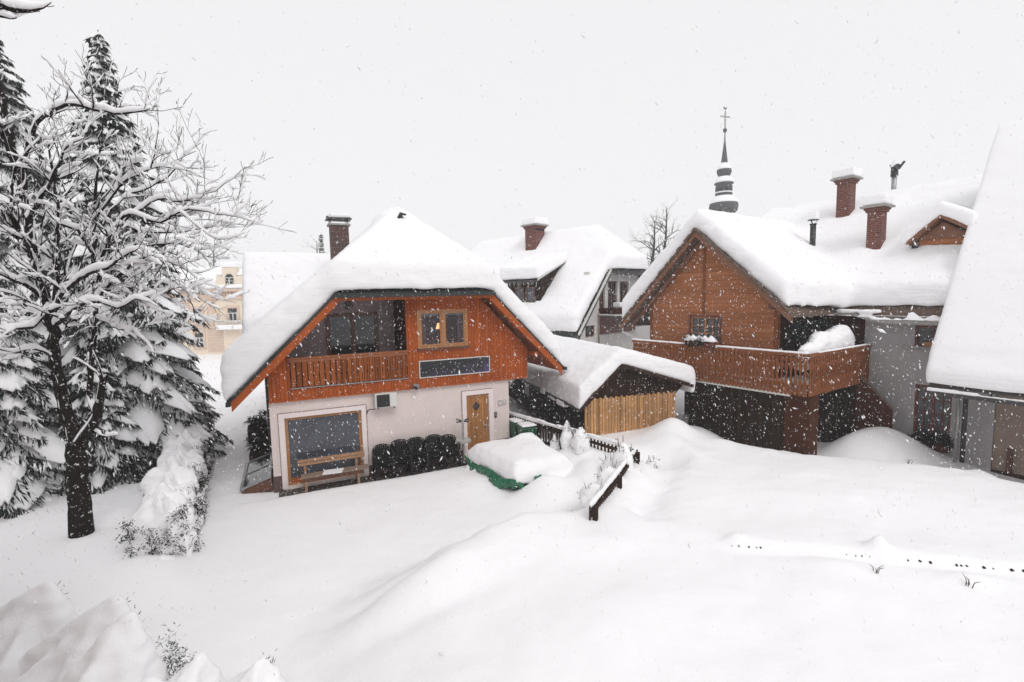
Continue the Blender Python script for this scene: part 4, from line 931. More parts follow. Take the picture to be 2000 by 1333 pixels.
snow('dormer_snow', [lay([(0.58, 5.0, 7.16), (1.55, 5.0, 8.05), (1.55, 7.6, 8.05), (0.58, 7.6, 7.16)], [0.5, 0.42, 0.5, 0.6]), lay([(1.55, 5.0, 8.05), (2.4, 5.0, 7.50), (2.4, 7.6, 7.50), (1.55, 7.6, 8.05)], [0.42, 0.5, 0.6, 0.5])], dm, 0.06, 10, 0.04, 1.5)
def atCH(x, y, z):
    c, s = math.cos(CHR), math.sin(CHR); return (CHO[0] + x * c - y * s, CHO[1] + x * s + y * c, z)
# snowed-in plants on the terrace
t = thing('balcony_planter', 'snow topped flower box with dark greenery on the chalet balcony rail', 'planter', atCH(-4.2, 0.02, 3.78), CHR)
MB().box(0, 1.2, -0.16, 0.04, 0.0, 0.13).build('box', 'redf', t)
rs = np.random.RandomState(3)
V, F = sprigs(rs, [(rs.uniform(0.0, 1.2), rs.uniform(-0.22, 0.06), rs.uniform(0.0, 0.28)) for _ in range(46)], 18, 0.17, 0.016, 0.6)
np_mesh('foliage', V, F, 'hedgel', t, False)
snow('snow_cover', [[(x + i * 0.16, y0, z0) for i in (-1, 1) for y0 in (-0.2, 0.06) for z0 in (0.16, 0.24)] + [(x, -0.08, 0.40)] for x in (0.10, 0.32, 0.55, 0.8, 1.05)], t, 0.035, 5, 0.035, 4)
t = thing('terrace_shrub', 'snow buried shrubs heaped behind the right end of the chalet railing', 'shrub', atCH(-0.5, 0.6, 2.7), CHR)
K = [(0.30, 0.0, 1.12, 0.22), (0.28, 0.5, 1.32, 0.30), (0.30, 1.1, 1.62, 0.36), (0.30, 1.7, 1.55, 0.36), (0.30, 2.2, 1.70, 0.36), (0.28, 2.8, 1.78, 0.36), (0.28, 3.25, 1.60, 0.30)]
hl = []
for A1, A2 in zip(K[:-1], K[1:]):
    hl.append([(x - 0.24 + 0.8 * r * f * s, y, zz) for x, y, z, r in (A1, A2) for f, zz in ((1.0, 0.5), (1.05, z - 0.25), (0.45, z + 0.03)) for s in (-1, 1)])
snow('snow_cover', hl, t, 0.05, 10, 0.06, 2)
rs = np.random.RandomState(13)
V, F = sprigs(rs, [(rs.uniform(-0.7, 0.0), rs.uniform(0.5, 3.1), rs.uniform(0.4, 1.9)) for _ in range(70)], 24, 0.3, 0.018, 0.4)
np_mesh('foliage', V, F, 'needle', t, False)
t = thing('downpipe', 'grey downpipe in front of the plaster wall right of the tall window', 'downpipe', atCH(2.62, 3.75, 0), CHR)
MB().tube([(0.0, 0, 0.4), (0.0, 0, 2.75)], 0.05, 10).build('pipe', 'zinc', t, True); MB().tube([(0.13, 0.12, 0.4), (0.13, 0.12, 2.9)], 0.06, 10).build('pipe', 'gutter', t, True)

# ================================================================ white house in the middle distance
MHO = (4.856, 24.0); MHR = R(45)
mh = thing('white_house', 'white plaster house behind the shed with one brick chimney and dark dormer', 'house', (*MHO, 0), MHR)
FH = [(-1.31, -0.54, 3.62, 4.18), (-0.14, 0.35, 4.8, 6.38), (0.62, 1.5, 4.8, 6.34), (1.72, 2.6, 4.8, 6.34)]
wall_open(-1.7, 5.4, -0.3, 4.9, 0.5, 0.8, [FH[0]] + [(a, b, c, 4.9) for a, b, c, d in FH[1:]]).build('front_wall', 'white', mh)
mb = MB()
xs = [-1.0, -0.14, 0.35, 0.62, 1.5, 1.72, 2.6, 4.5]
for i in (0, 2, 4, 6): mb.box(xs[i], xs[i + 1], 0.5, 0.8, 4.9, 6.36)
mb.prism([(-1.7, 4.9), (-1.0, 4.9), (-1.0, 5.7)], 0.5, 0.8); mb.box(-1.0, 4.5, 0.5, 0.8, 6.36, 6.8); mb.build('gable_wall', 'white', mh)
mb = MB(); mb.box(-1.7, -1.4, 0.8, 12, -0.3, 4.4); mb.box(5.1, 5.4, 0.8, 12, -0.3, 4.4); mb.build('side_wall', 'white', mh)
window(mh, *FH[0][:2], *FH[0][2:], 0.56, 'brownf', 'glassd', 1, 0, 0.06, 'small_window')
for a, b, c, d in FH[1:]: window(mh, a, b, c, d, 0.60, 'brownf', 'glass', 2, 2, 0.06, 'balcony_window')
bl = MB().box(-0.2, 3.2, -0.45, 0.5, 4.62, 4.72).build('balcony', 'conc', mh)
mb = MB(); mb.box(-0.2, 3.2, -0.46, -0.42, 4.72, 5.02); mb.box(-0.2, -0.16, -0.42, 0.5, 4.72, 5.02); mb.build('balcony_boards', 'darkred', bl)
MB().box(-0.15, 3.2, 0.44, 0.498, 3.7, 4.6).build('wood_panel', 'redf', mh)
snow('balcony_snow', [bxh(0.3, 3.2, -0.44, 0.0, 5.0, 5.28)], bl, 0.06, 6, 0.03, 2)
mb = MB(); mb.tube([(-0.25, 0.45, 0), (-0.25, 0.45, 4.8)], 0.045, 8); mb.build('downpipe', 'tan', mh)
def zA(x): return 6.95 + 1.147 * x
def zB(x): return 6.95 + 1.147 * (3.45 - x)
APX = (1.725, 1.9, 8.93)
la = [(-2.6, -0.05, zA(-2.6)), (0, -0.05, zA(0)), APX, (1.725, 11.5, 8.93), (-2.6, 14.0, zA(-2.6))]
rb = [(3.45, -0.05, zB(3.45)), (6.05, -0.05, zB(6.05)), (6.05, 14, zB(6.05)), (1.725, 11.5, 8.93), APX]
hp = [(0, -0.05, 6.95), (3.45, -0.05, 6.95), APX]; hp2 = [(-2.6, 14.0, zA(-2.6)), (1.725, 11.5, 8.93), (6.05, 14, zB(6.05))]
mb = MB(); [mb.slab(p, -0.15, 0) for p in (la, rb, hp, hp2)]; rf = mb.build('roof', 'metal', mh)
mb = MB(); mb.prism([(-2.62, zA(-2.62) - 0.28), (0.0, zA(0) - 0.28), (0.0, zA(0) - 0.10), (-2.62, zA(-2.62) - 0.10)], -0.12, -0.06); mb.box(0, 3.45, -0.12, -0.06, 6.66, 6.86); mb.build('bargeboard', 'gutter', rf)
mb = MB(); mb.prism([(-2.62, zA(-2.62) - 0.10), (0.0, zA(0) - 0.10), (0.0, zA(0) + 0.0), (-2.62, zA(-2.62) + 0.0)], -0.14, -0.05); mb.build('verge_strip', 'ivory', rf)
hl = [lay([(-2.72, -0.1, zA(-2.72)), (0.0, -0.1, zA(0)), APX, (1.725, 11.5, 8.93), (-2.72, 14.1, zA(-2.72))], [0.95, 0.75, 0.66, 0.62, 0.95]),
      lay([(3.45, -0.1, zB(3.45)), (6.1, -0.1, zB(6.1)), (6.1, 14.1, zB(6.1)), (1.725, 11.5, 8.93), APX], [0.75, 0.9, 0.9, 0.62, 0.66]),
      lay([(-0.05, -0.22, 6.93), (3.5, -0.22, 6.93), APX], [0.72, 0.72, 0.66]), lay(hp2, [0.9, 0.62, 0.9])]
snow('snow_cover', hl, rf, 0.11, 28, 0.06, 0.8)
brick_chimney(rf, 0.95, 5.75, 7.6, 9.72, 0.40, 0.40)
MB().box(0.55, 1.35, 5.346, 5.349, 9.45, 9.62).build('flue_slot', 'black', rf)
dmo = MB().prism([(2.72, 5.02), (4.98, 5.02), (4.98, 6.45), (2.72, 6.45)], -2.12, -0.5, 'X')
dmo.prism([(-2.12, 5.0), (-2.12, 6.42), (-0.30, 7.28), (-0.6, 6.9)], 2.66, 2.72); dm = dmo.build('dormer', 'darkb', rf)
TD = Matrix.Translation((0, 0, 0)) @ Matrix.Rotation(-PI / 2, 4, 'Z')
for y0, y1 in ((2.98, 3.62), (3.74, 4.38)):
    mb = MB(); mb.box(-2.19, -2.125, y0, y0 + 0.07, 5.35, 6.15); mb.box(-2.19, -2.125, y1 - 0.07, y1, 5.35, 6.15); mb.box(-2.19, -2.125, y0 + 0.07, y1 - 0.07, 5.35, 5.42); mb.box(-2.19, -2.125, y0 + 0.07, y1 - 0.07, 6.08, 6.15); f = mb.build('dormer_window', 'brownf', dm)
    MB().box(-2.155, -2.145, y0 + 0.06, y1 - 0.06, 5.41, 6.09).build('pane', 'glassb', f)
mb = MB(); mb.slab([(-2.45, 2.52, 6.40), (-0.25, 2.52, 7.36), (-0.25, 5.2, 7.36), (-2.45, 5.2, 6.40)], 0, 0.09); mb.build('dormer_roof', 'metal', dm)
mb = MB(); mb.beam((-2.5, 2.5, 6.42), (-2.5, 5.25, 6.42), 0.10, 0.10); mb.tube([(-2.5, 5.1, 6.4), (-2.5, 5.1, 6.1), (-2.2, 5.05, 5.7), (-2.15, 5.03, 5.5)], 0.04, 6); mb.build('dormer_gutter', 'gutter', dm)
mb = MB(); mb.slab([(-2.46, 2.50, 6.43), (-0.25, 2.50, 7.39), (-0.25, 2.56, 7.39), (-2.46, 2.56, 6.43)], 0.04, 0.10); mb.build('dormer_trim', 'ivory', dm)
snow('dormer_snow', [lay([(-2.48, 2.52, 6.5), (-0.1, 2.52, 7.5), (0.2, 5.25, 7.5), (-2.48, 5.25, 6.5)], [0.62, 0.45, 0.6, 0.72])], dm, 0.07, 8, 0.04, 1.4)
mb = MB(); rg = random.Random(1)
for k in range(16):
    y = 2.6 + 2.5 * k / 16 + rg.uniform(-.05, .05); l = rg.uniform(0.1, 0.34); mb.tube([(-2.52, y, 6.40), (-2.52, y, 6.4 - l)], [0.016, 0.003], 5)
mb.build('icicles', 'ivory', dm)

# ================================================================ steep snow roof at the right edge
BO = (14.37, 14.13); BR = R(-58)
bn = thing('roadside_barn', 'tan roughcast building at the right edge under a steep snow covered roof', 'building', (*BO, 0), BR)
mb = MB(); mb.box(0.0, 7.0, 0.0, 0.3, 0.12, 3.2); mb.box(0, 0.3, 0.3, 8.0, 0.12, 3.2); mb.build('wall', 'tan', bn)
MB().box(-0.04, 7.0, -0.04, 0.3, -0.6, 0.22).build('plinth', 'fence', bn)
MB().box(0.32, 0.44, -0.10, 0.0, 0.2, 0.95).build('door_post', 'brownf', bn)
mb = MB(); mb.box(-0.55, -0.05, 0.5, 0.75, 0.72, 0.95); mb.build('wood_block', 'fence', bn)
BE = -2.0
def zb(y): return 2.96 + 1.5 * (y - BE)
ra = [(-0.98, BE, zb(BE)), (8.0, BE, zb(BE)), (8.0, 2.75, zb(2.75)), (-0.98, 2.75, zb(2.75))]
mb = MB(); mb.slab(ra, -0.14, 0); mb.slab([(-0.98, 2.75, zb(2.75)), (8.0, 2.75, zb(2.75)), (8.0, 7.5, zb(-2)), (-0.98, 7.5, zb(-2))], -0.14, 0); rf = mb.build('roof', 'shingle', bn)
MB().beam((-1.0, BE - 0.14, 2.68), (8, BE - 0.14, 2.68), 0.12, 0.11).build('gutter', 'gutter', rf)
mb = MB()
for x in (-0.6, 0.35, 1.4, 2.6): mb.beam((x, BE - 0.12, 2.73), (x, BE + 0.02, 2.86), 0.03, 0.03)
mb.build('gutter_bracket', 'gutter', rf)
MB().beam((-1.0, BE - 0.04, 2.86), (8, BE - 0.04, 2.86), 0.05, 0.06).build('eave_board', 'gutter', rf)
snow('snow_cover', [lay([(-1.12, BE - 0.16, 2.80), (8.1, BE - 0.16, 2.80), (8.1, 2.75, zb(2.75)), (-1.08, 2.75, zb(2.75))], [0.52, 0.52, 0.9, 0.9]), lay([(-1.06, BE + 0.22, zb(BE + .22)), (8.1, BE + 0.22, zb(BE + .22)), (8.1, 2.75, zb(2.75)), (-1.06, 2.75, zb(2.75))], [0.68, 0.68, 1.0, 1.0]), lay([(-1.06, 2.75, zb(2.75)), (8.1, 2.75, zb(2.75)), (8.1, 7.5, zb(-2)), (-1.06, 7.5, zb(-2))], [1.0, 1.0, .8, .8])], rf, 0.07, 16, 0.045, 0.5, 0.008)
snow('gutter_snow', [bxh(-1.0, 0.1, BE - 0.19, BE - 0.08, 2.72, 2.82), bxh(0.0, 1.3, BE - 0.17, BE - 0.10, 2.72, 2.77), bxh(1.3, 3.2, BE - 0.18, BE - 0.09, 2.72, 2.78)], rf, 0.03, 4, 0.02, 4)

# unseen timber house, added outside the left edge to shade the near bushes
t = thing('shade_house', 'unseen brown timber house front added outside the left edge to shade the draped bushes', 'house', (-15.2, 1.2, 0), 0)
MB().box(0, 12.5, -0.3, 0, -0.3, 8.8).build('wall', 'ownw', t)
for x in (2.0, 5.5, 9.0): window(t, x, x + 1.2, 1.2, 2.6, -0.02, 'oakf', 'glass', 2, 2, 0.07, 'window', T=Matrix.Translation((2 * x + 1.2, 0, 0)) @ Matrix.Rotation(PI, 4, 'Z'))
MB().slab([(-0.3, -4.0, 11.6), (12.8, -4.0, 11.6), (12.8, 0.9, 8.5), (-0.3, 0.9, 8.5)], 0, 0.2).build('roof', 'shingle', t)
snow('snow_cover', [lay([(-0.3, -4.0, 11.8), (12.8, -4.0, 11.8), (12.8, 0.9, 8.7), (-0.3, 0.9, 8.7)], 0.6)], t, 0.15, 4, 0.05, 1)

# ================================================================ hotel far left
ht = thing('hotel', 'cream stucco hotel with stepped gable and salmon trim far behind the house', 'hotel', (-29.9, 52.0, 0), 0)
MB().box(-8, 6, 0, 9, -0.3, 7.1).build('wall', 'cream', ht)
MB().prism([(-2.35, 7.1), (2.35, 7.1), (2.35, 7.75), (1.45, 7.75), (1.45, 8.45), (0.75, 8.45), (0.75, 9.35), (-0.75, 9.35), (-0.75, 8.45), (-1.45, 8.45), (-1.45, 7.75), (-2.35, 7.75)], -0.15, 0.5).build('stepped_gable', 'cream', ht)
mb = MB(); mb.box(-8.05, 6.05, -0.22, -0.002, 6.02, 6.20); mb.box(-8.05, 6.05, -0.30, -0.002, 6.85, 7.08); mb.box(-8.05, 6.05, -0.22, -0.002, 3.0, 3.22); mb.box(-8.05, 6.05, -0.06, -0.0021, 6.205, 6.845)
for x in (-4.9, -2.35, 2.1): mb.box(x - 0.3, x + 0.3, -0.14, -0.002, 3.23, 6.0); mb.box(x - 0.36, x + 0.36, -0.2, -0.002, 5.7, 5.9)
for k in range(9): mb.box(-2.9, -1.2, -0.06, -0.002, 0.4 + k * 0.28, 0.58 + k * 0.28)
mb.build('cornice', 'salmon', ht)
mb = MB(); mb.box(-1.75, -1.35, -0.07, -0.003, 4.3, 4.85); mb.build('medallion', 'salmon', ht, bevel=0.02)
for x0, x1, z0, z1 in ((-0.45, 0.5, 3.5, 5.0), (-4.2, -3.3, 3.5, 5.0), (-4.2, -3.3, 0.8, 2.4), (-6.8, -5.9, 3.5, 5.0)):
    mb = MB(); rect_frame(mb, x0 - 0.22, x1 + 0.22, z0 - 0.15, z1 + 0.3, -0.10, -0.003, 0.2, 0.25); f = mb.build('window', 'salmon', ht)
    mb = MB(); rect_frame(mb, x0, x1, z0, z1 - 0.45, -0.06, -0.004, 0.09); mb.box((x0 + x1) / 2 - 0.05, (x0 + x1) / 2 + 0.05, -0.064, -0.004, z0 + 0.09, z1 - 0.54); mb.build('frame', 'ivory', f)
    MB().box(x0, x1, -0.03, -0.004, z0, z1).build('pane', 'glassd', f)
pts = [(-0.42, 7.62), (0.42, 7.62)] + [(0.42 * math.cos(a), 8.25 + 0.42 * math.sin(a)) for a in [k * PI / 8 for k in range(9)]]
f = MB().prism(pts, -0.20, -0.152).build('arched_window', 'glassd', ht)
mb = MB(); mb.box(-0.05, 0.05, -0.23, -0.201, 7.62, 8.3); mb.box(-0.4, 0.4, -0.225, -0.201, 8.22, 8.30); mb.box(-0.4, 0.4, -0.225, -0.201, 7.9, 7.95); mb.build('frame', 'ivory', f)
mb = MB(); mb.box(-1.5, 1.5, -0.6, 0, 3.2, 3.3); f = mb.build('hotel_balcony', 'salmon', ht)
mb = MB()
for k in range(19): mb.box(-1.45 + k * 0.16, -1.38 + k * 0.16, -0.58, -0.52, 3.3, 3.62)
mb.box(-1.5, 1.5, -0.62, -0.5, 3.62, 3.74); mb.build('balustrade', 'ivory', f)
snow('balcony_snow', [bxh(-1.5, 1.5, -0.75, -0.5, 2.75, 3.28)], f, 0.09, 4, 0.03, 2)
snow('snow_cover', [bxh(-8.2, 6.2, -0.35, 9, 7.1, 7.55), bxh(-0.85, 0.85, -0.25, 2.0, 9.35, 9.95), bxh(-1.55, -0.75, -0.25, 0.5, 8.45, 8.8), bxh(0.75, 1.55, -0.25, 0.5, 8.45, 8.8), bxh(-2.45, -1.45, -0.25, 0.5, 7.75, 8.05), bxh(1.45, 2.45, -0.25, 0.5, 7.75, 8.05),
      lay([(-8.2, 0.5, 7.3), (6.2, 0.5, 7.3), (6.2, 5, 9.4), (-8.2, 5, 9.4)], 0.5)], ht, 0.12, 6, 0.03, 1)
tx = bpy.data.curves.new('lettering', 'FONT'); tx.body = 'HOTEL KAZ'; tx.size = 0.55; tx.extrude = 0.02; tx.space_character = 1.25
to = bpy.data.objects.new('lettering', tx); COL.objects.link(to)
dg = bpy.context.evaluated_depsgraph_get(); dg.update(); tme = bpy.data.meshes.new_from_object(to.evaluated_get(dg)); bpy.data.objects.remove(to)
to = bpy.data.objects.new('lettering', tme); COL.objects.link(to); to.parent = ht; to.location = (-1.42, -0.08, 6.34); to.rotation_euler = (PI / 2, 0, 0)
tme.materials.clear(); tme.materials.append(M['letter'])

# ================================================================ church tower
tw = thing('church_tower', 'dark shingled baroque church steeple with cross behind the chalet', 'church tower', (32.55, 75.0, 0), 0.3)
MB().box(-2.0, 2.0, -2.0, 2.0, -0.3, 16.6).build('tower_shaft', 'white', tw)
MB().lathe([(2.7, 16.6), (1.6, 17.3), (1.55, 17.5), (1.95, 17.9), (2.08, 18.5), (2.02, 19.0), (1.6, 19.6), (1.2, 20.05), (1.15, 20.12), (1.22, 20.2), (1.22, 20.55), (1.15, 20.6)], 24).build('lower_onion', 'slate', tw, True)
mb = MB(); mb.lathe([(0.75, 20.55), (0.75, 22.0)], 8)
for k in range(8):
    a = k * PI / 4; mb.beam((1.02 * math.cos(a), 1.02 * math.sin(a), 20.6), (1.02 * math.cos(a), 1.02 * math.sin(a), 21.6), 0.26, 0.26)
mb.lathe([(1.1, 21.35), (1.15, 21.75), (1.38, 21.95), (1.38, 22.05), (1.1, 22.1)], 16); mb.build('lantern', 'slate', tw)
MB().lathe([(1.2, 22.05), (1.1, 22.4), (0.8, 22.85), (0.78, 23.05), (0.92, 23.3), (1.06, 23.7), (1.03, 24.0), (0.8, 24.4), (0.5, 24.8), (0.48, 25.1), (0.30, 26.6), (0.10, 28.3), (0.07, 29.5)], 20).build('upper_onion', 'slate', tw, True)
MB().lathe([(0.05, 29.4), (0.26, 29.6), (0.30, 29.8), (0.24, 30.0), (0.04, 30.05)], 12).build('ball', 'slate', tw, True)
mb = MB(); mb.box(-0.10, 0.10, -0.06, 0.06, 30.0, 32.5); mb.box(-0.85, 0.85, -0.055, 0.055, 31.65, 31.85); mb.build('cross', 'gold', tw)
mb = MB(); mb.tube([(0, 0, 32.5), (0, 0, 32.85)], 0.03, 6); mb.prism([(-0.35, 33.1), (-0.25, 32.85), (0.15, 32.82), (0.3, 33.2), (0.18, 33.05), (-0.15, 33.0), (-0.25, 33.2)], -0.04, 0.04); mb.build('weathercock', 'slate', tw)
mb = MB(); mb.lathe([(2.02, 19.05), (1.98, 19.35), (1.75, 19.7), (1.38, 20.1), (1.25, 20.13)], 20); mb.lathe([(1.27, 20.56), (1.25, 20.72), (0.8, 20.74)], 16); mb.lathe([(1.36, 22.07), (1.25, 22.5), (0.95, 22.92), (0.84, 23.0)], 16)
mb.lathe([(1.02, 24.05), (0.95, 24.4), (0.68, 24.85), (0.52, 25.0)], 16); mb.build('snow_cover', 'snow', tw, True)
# ================================================================ picket fences
def fence(p, q, label, h, gap=0.14, snowcap=0.10):
    p = Vector((*p, 0)); q = Vector((*q, 0)); d = (q - p); L = d.length; rz = math.atan2(d.y, d.x)
    t = thing('picket_fence', label, 'fence', (p.x, p.y, 0), rz, 'picket fences by the shed'); d.normalize()
    mb = MB(); x = 0.05; rg = random.Random(int(L * 100))
    while x < L:
        w = p + d * x; g = gz(w.x, w.y) - 0.3; zt = h + rg.uniform(-0.02, 0.02)
        mb.prism([(x, g), (x + 0.06, g), (x + 0.06, zt - 0.05), (x + 0.03, zt), (x, zt - 0.05)], -0.012, 0.012); x += gap
    mb.build('pickets', 'fence', t)
    MB().box(0, L, 0.013, 0.055, h - 0.22, h - 0.14).build('rail', 'fence', t)
    MB().box(0, L, 0.013, 0.055, h - 0.75, h - 0.67).build('rail', 'fence', t)
    n = max(2, int(L / 1.6))
    for k in range(n + 1):
        x = min(max(k * L / n, 0.05), L - 0.05); MB().box(x - 0.05, x + 0.05, 0.056, 0.15, -0.2, h - 0.05).build('post', 'fence', t)
    hl = []
    m = int(L / 0.35)
    for k in range(m):
        a, b = k * L / m, (k + 1) * L / m; hh = snowcap * rg.uniform(0.6, 1.3)
        hl.append(bxh(a - 0.02, b + 0.02, -0.035, 0.06, h - 0.06, h + hh))
    snow('snow_cover', hl, t, 0.035, 5, 0.015, 4)
    return t
fence((-0.5, 18.4), (3.42, 13.4), 'dark picket fence with snow rail running from the orange house along the shed', 1.30, snowcap=0.09)
fence((3.40, 13.3), (1.56, 9.75), 'dark picket fence half drowned in snow running toward the camera', 1.32, snowcap=0.05)
# fence nearly buried in the field: only picket tips and small gaps show
t = thing('buried_fence', 'row of dark fence tips just showing through the snow of the right field', 'fence', (4.0, 8.85, 0), math.atan2(-0.225, 0.975))
mb = MB(); rg = random.Random(4)
def loc4(x): return (4.0 + x * 0.975, 8.85 - x * 0.225)
for x, s in [(x, s * 0.72) for x, s in [(0.12, .5), (0.24, .8), (0.42, .8), (0.55, .7), (0.62, .9), (2.05, .5), (2.2, .4), (2.3, .6), (2.42, .5), (3.02, .6), (3.2, 1.3), (3.36, 1.2), (3.75, 1.0), (3.82, .9), (3.90, 1.1), (4.15, 1.3), (4.28, .7), (4.55, 1.5), (4.72, 1.7), (4.9, 1.4), (5.05, .8), (5.2, .6), (5.6, .8)]]:
    X, Y = loc4(x); g = gz(X, Y)
    mb.prism([(x - 0.022 * s, g - 0.4), (x + 0.022 * s, g - 0.4), (x + 0.022 * s, g + 0.015 * s), (x, g + 0.028 * s), (x - 0.022 * s, g + 0.015 * s)], -0.02, 0.01)
mb.build('pickets', 'fence', t)
MB().box(0, 5.8, 0.011, 0.05, 0.2, 0.5).build('rail', 'fence', t)
V = []; F = []
def twiglet(name, x, y, label, n=5, h=0.22, seed=1):
    mb = MB(); rg = random.Random(seed); z = gz(x, y)
    for k in range(n):
        a = rg.uniform(0, 6.28); l = h * rg.uniform(0.5, 1.2); c = (rg.uniform(-.03, .03), rg.uniform(-.03, .03))
        mb.tube([(c[0], c[1], -0.1), (c[0] + 0.3 * l * math.cos(a), c[1] + 0.3 * l * math.sin(a), l * 0.6), (c[0] + 0.8 * l * math.cos(a), c[1] + 0.8 * l * math.sin(a), l)], [0.009, 0.007, 0.003], 4)
    o = mb.build(name, 'twig'); o.location = (x, y, z); return tag(o, label, 'twig', 'dry stems in the field')
twiglet('dry_stem', 6.05, 7.75, 'small bare stem poking from the snow below the drift peak', 4, 0.13, 2)
twiglet('dry_stem', 7.25, 7.35, 'dark bare stem poking from the snow at lower right', 5, 0.17, 3)
twiglet('dry_stem', 9.0, 14.55, 'thin dry stem on the crest of the field before the chalet', 5, 0.3, 4)
twiglet('dry_stem', 11.0, 13.1, 'short dry stem in the snow before the plaster wing', 4, 0.18, 5)

# ================================================================ tarpaulin covered stack in the yard
t = thing('covered_table_stack', 'heap under a green tarpaulin buried in thick snow beside the door', 'covered heap', (0, 0, 0))
A_, B_, C_, D_ = (-1.50, 15.35), (0.02, 13.15), (1.75, 14.0), (0.45, 16.3)
def ring(s, z):
    cx = sum(p[0] for p in (A_, B_, C_, D_)) / 4; cy = sum(p[1] for p in (A_, B_, C_, D_)) / 4
    return [(cx + (p[0] - cx) * s, cy + (p[1] - cy) * s, z) for p in (A_, B_, C_, D_)]
snow('snow_cover', [ring(1.05, 0.40) + ring(1.03, 0.74) + ring(0.86, 0.98) + [(0.2, 15.2, 1.14), (0.7, 14.9, 1.16)],
     [(-0.9, 15.6, 0.6), (0.5, 16.4, 0.6), (1.3, 15.2, 0.6), (0.2, 15.3, 1.32), (0.6, 15.5, 1.30), (0.9, 15.0, 1.15)],
     [(0.3, 13.3, 0.15), (1.9, 14.0, 0.15), (1.5, 14.9, 0.1), (0.9, 13.6, 0.95), (1.5, 14.1, 0.9), (1.2, 14.9, 0.9)],
     [(0.7, 12.9, 0.0), (2.1, 13.5, 0.0), (1.9, 14.4, 0.0), (1.2, 13.8, 0.7), (1.7, 14.2, 0.7)]], t, 0.06, 16, 0.05, 1.2)
# crumpled tarpaulin skirt along the two visible sides
def skirt(p, q, z0, z1, seed, n=70, m=9):
    rs = np.random.RandomState(seed); p = np.array(p); q = np.array(q); d = q - p; L = np.linalg.norm(d); d /= L; nrm = np.array([d[1], -d[0]])
    V = []
    for i in range(n):
        u = i / (n - 1); lo = z0 + 0.30 * vnoise(np.array([[u * L * 1.5, seed, 0]]), 1, 3)[0] + 0.03 * math.sin(u * 37 + seed); hi = z1 + 0.14 * vnoise(np.array([[u * L * 2.2, seed + 5, 0]]), 1, 2)[0]
        for j in range(m):
            v = j / (m - 1); b = 0.05 * math.sin(PI * v) + 0.16 * vnoise(np.array([[u * L * 3, v * 1.2, seed]]), 1, 3)[0] + 0.02 * math.sin(u * 60 + 6 * v)
            c = p + d * (u * L) + nrm * (b + 0.05 * v); V.append((c[0], c[1], hi + (lo - hi) * v))
    F = [(i * m + j, i * m + j + 1, (i + 1) * m + j + 1, (i + 1) * m + j) for i in range(n - 1) for j in range(m - 1)]
    return np.array(V), np.array(F)
V, F = skirt((-1.56, 15.40), (0.03, 13.06), 0.22, 0.50, 3)
k = len(V); V2, F2 = skirt((0.03, 13.06), (0.20, 13.15), 0.25, 0.48, 8, 12)
V3, F3 = skirt((0.55, 13.33), (0.74, 13.43), 0.40, 0.66, 5, 12)
o = np_mesh('tarpaulin', np.vstack([V, V2, V3]), np.vstack([F, F2 + k, F3 + k + len(V2)]), 'green', t)
md = o.modifiers.new('thick', 'SOLIDIFY'); md.thickness = 0.012
mb = MB(); mb.prism([(p[0], p[1]) for p in ring(0.93, 0)], 0.0, 0.8, 'Z'); mb.build('stacked_tables', 'bin', t)
snow('snow_clump', [[(-1.0, 14.3, 0.0), (-0.7, 13.85, 0.0), (-0.9, 14.5, 0.38), (-0.62, 14.05, 0.33), (-0.5, 14.3, 0.2)], [(-1.75, 15.2, 0), (-1.3, 14.6, 0), (-1.5, 15.3, 0.4), (-1.2, 14.9, 0.36), (-1.1, 15.2, 0.2)]], t, 0.05, 8, 0.04, 2)

# wheelie bins behind the house corner
def bin_(loc, rz, label):
    t = thing('wheelie_bin', label, 'bin', loc, rz, 'green bins behind the house corner')
    mb = MB(); vs = [(-0.22, -0.22, 0.08), (0.22, -0.22, 0.08), (0.22, 0.22, 0.08), (-0.22, 0.22, 0.08), (-0.28, -0.30, 0.98), (0.28, -0.30, 0.98), (0.28, 0.28, 0.98), (-0.28, 0.28, 0.98)]
    mb.add(vs, [(3, 2, 1, 0), (4, 5, 6, 7), (0, 1, 5, 4), (1, 2, 6, 5), (2, 3, 7, 6), (3, 0, 4, 7)]); mb.build('body', 'bin', t, bevel=0.02)
    mb = MB(); mb.prism([(-0.33, 0.985), (0.30, 0.985), (0.30, 1.08), (0.1, 1.10), (-0.33, 1.03)], -0.30, 0.30, 'X'); mb.build('lid', 'bin', t, bevel=0.015)
    mb = MB(); mb.tube([(-0.24, 0.36, 1.02), (0.24, 0.36, 1.02)], 0.016, 6); mb.build('handle', 'bin', t)
    for s in (-1, 1):
        MB().tube([(s * 0.23, 0.24, 0.09), (s * 0.28, 0.24, 0.09)], 0.09, 14).build('wheel', 'black', t)
    snow('snow_cover', [bxh(-0.28, 0.28, -0.28, 0.26, 1.07, 1.15)], t, 0.035, 4, 0.012, 4)
bin_((0.16, 17.5, 0.05), 0.45, 'green wheelie bin squeezed against the plaster house corner')
bin_((0.47, 16.85, 0.05), 0.35, 'green wheelie bin standing free between house corner and picket fence')

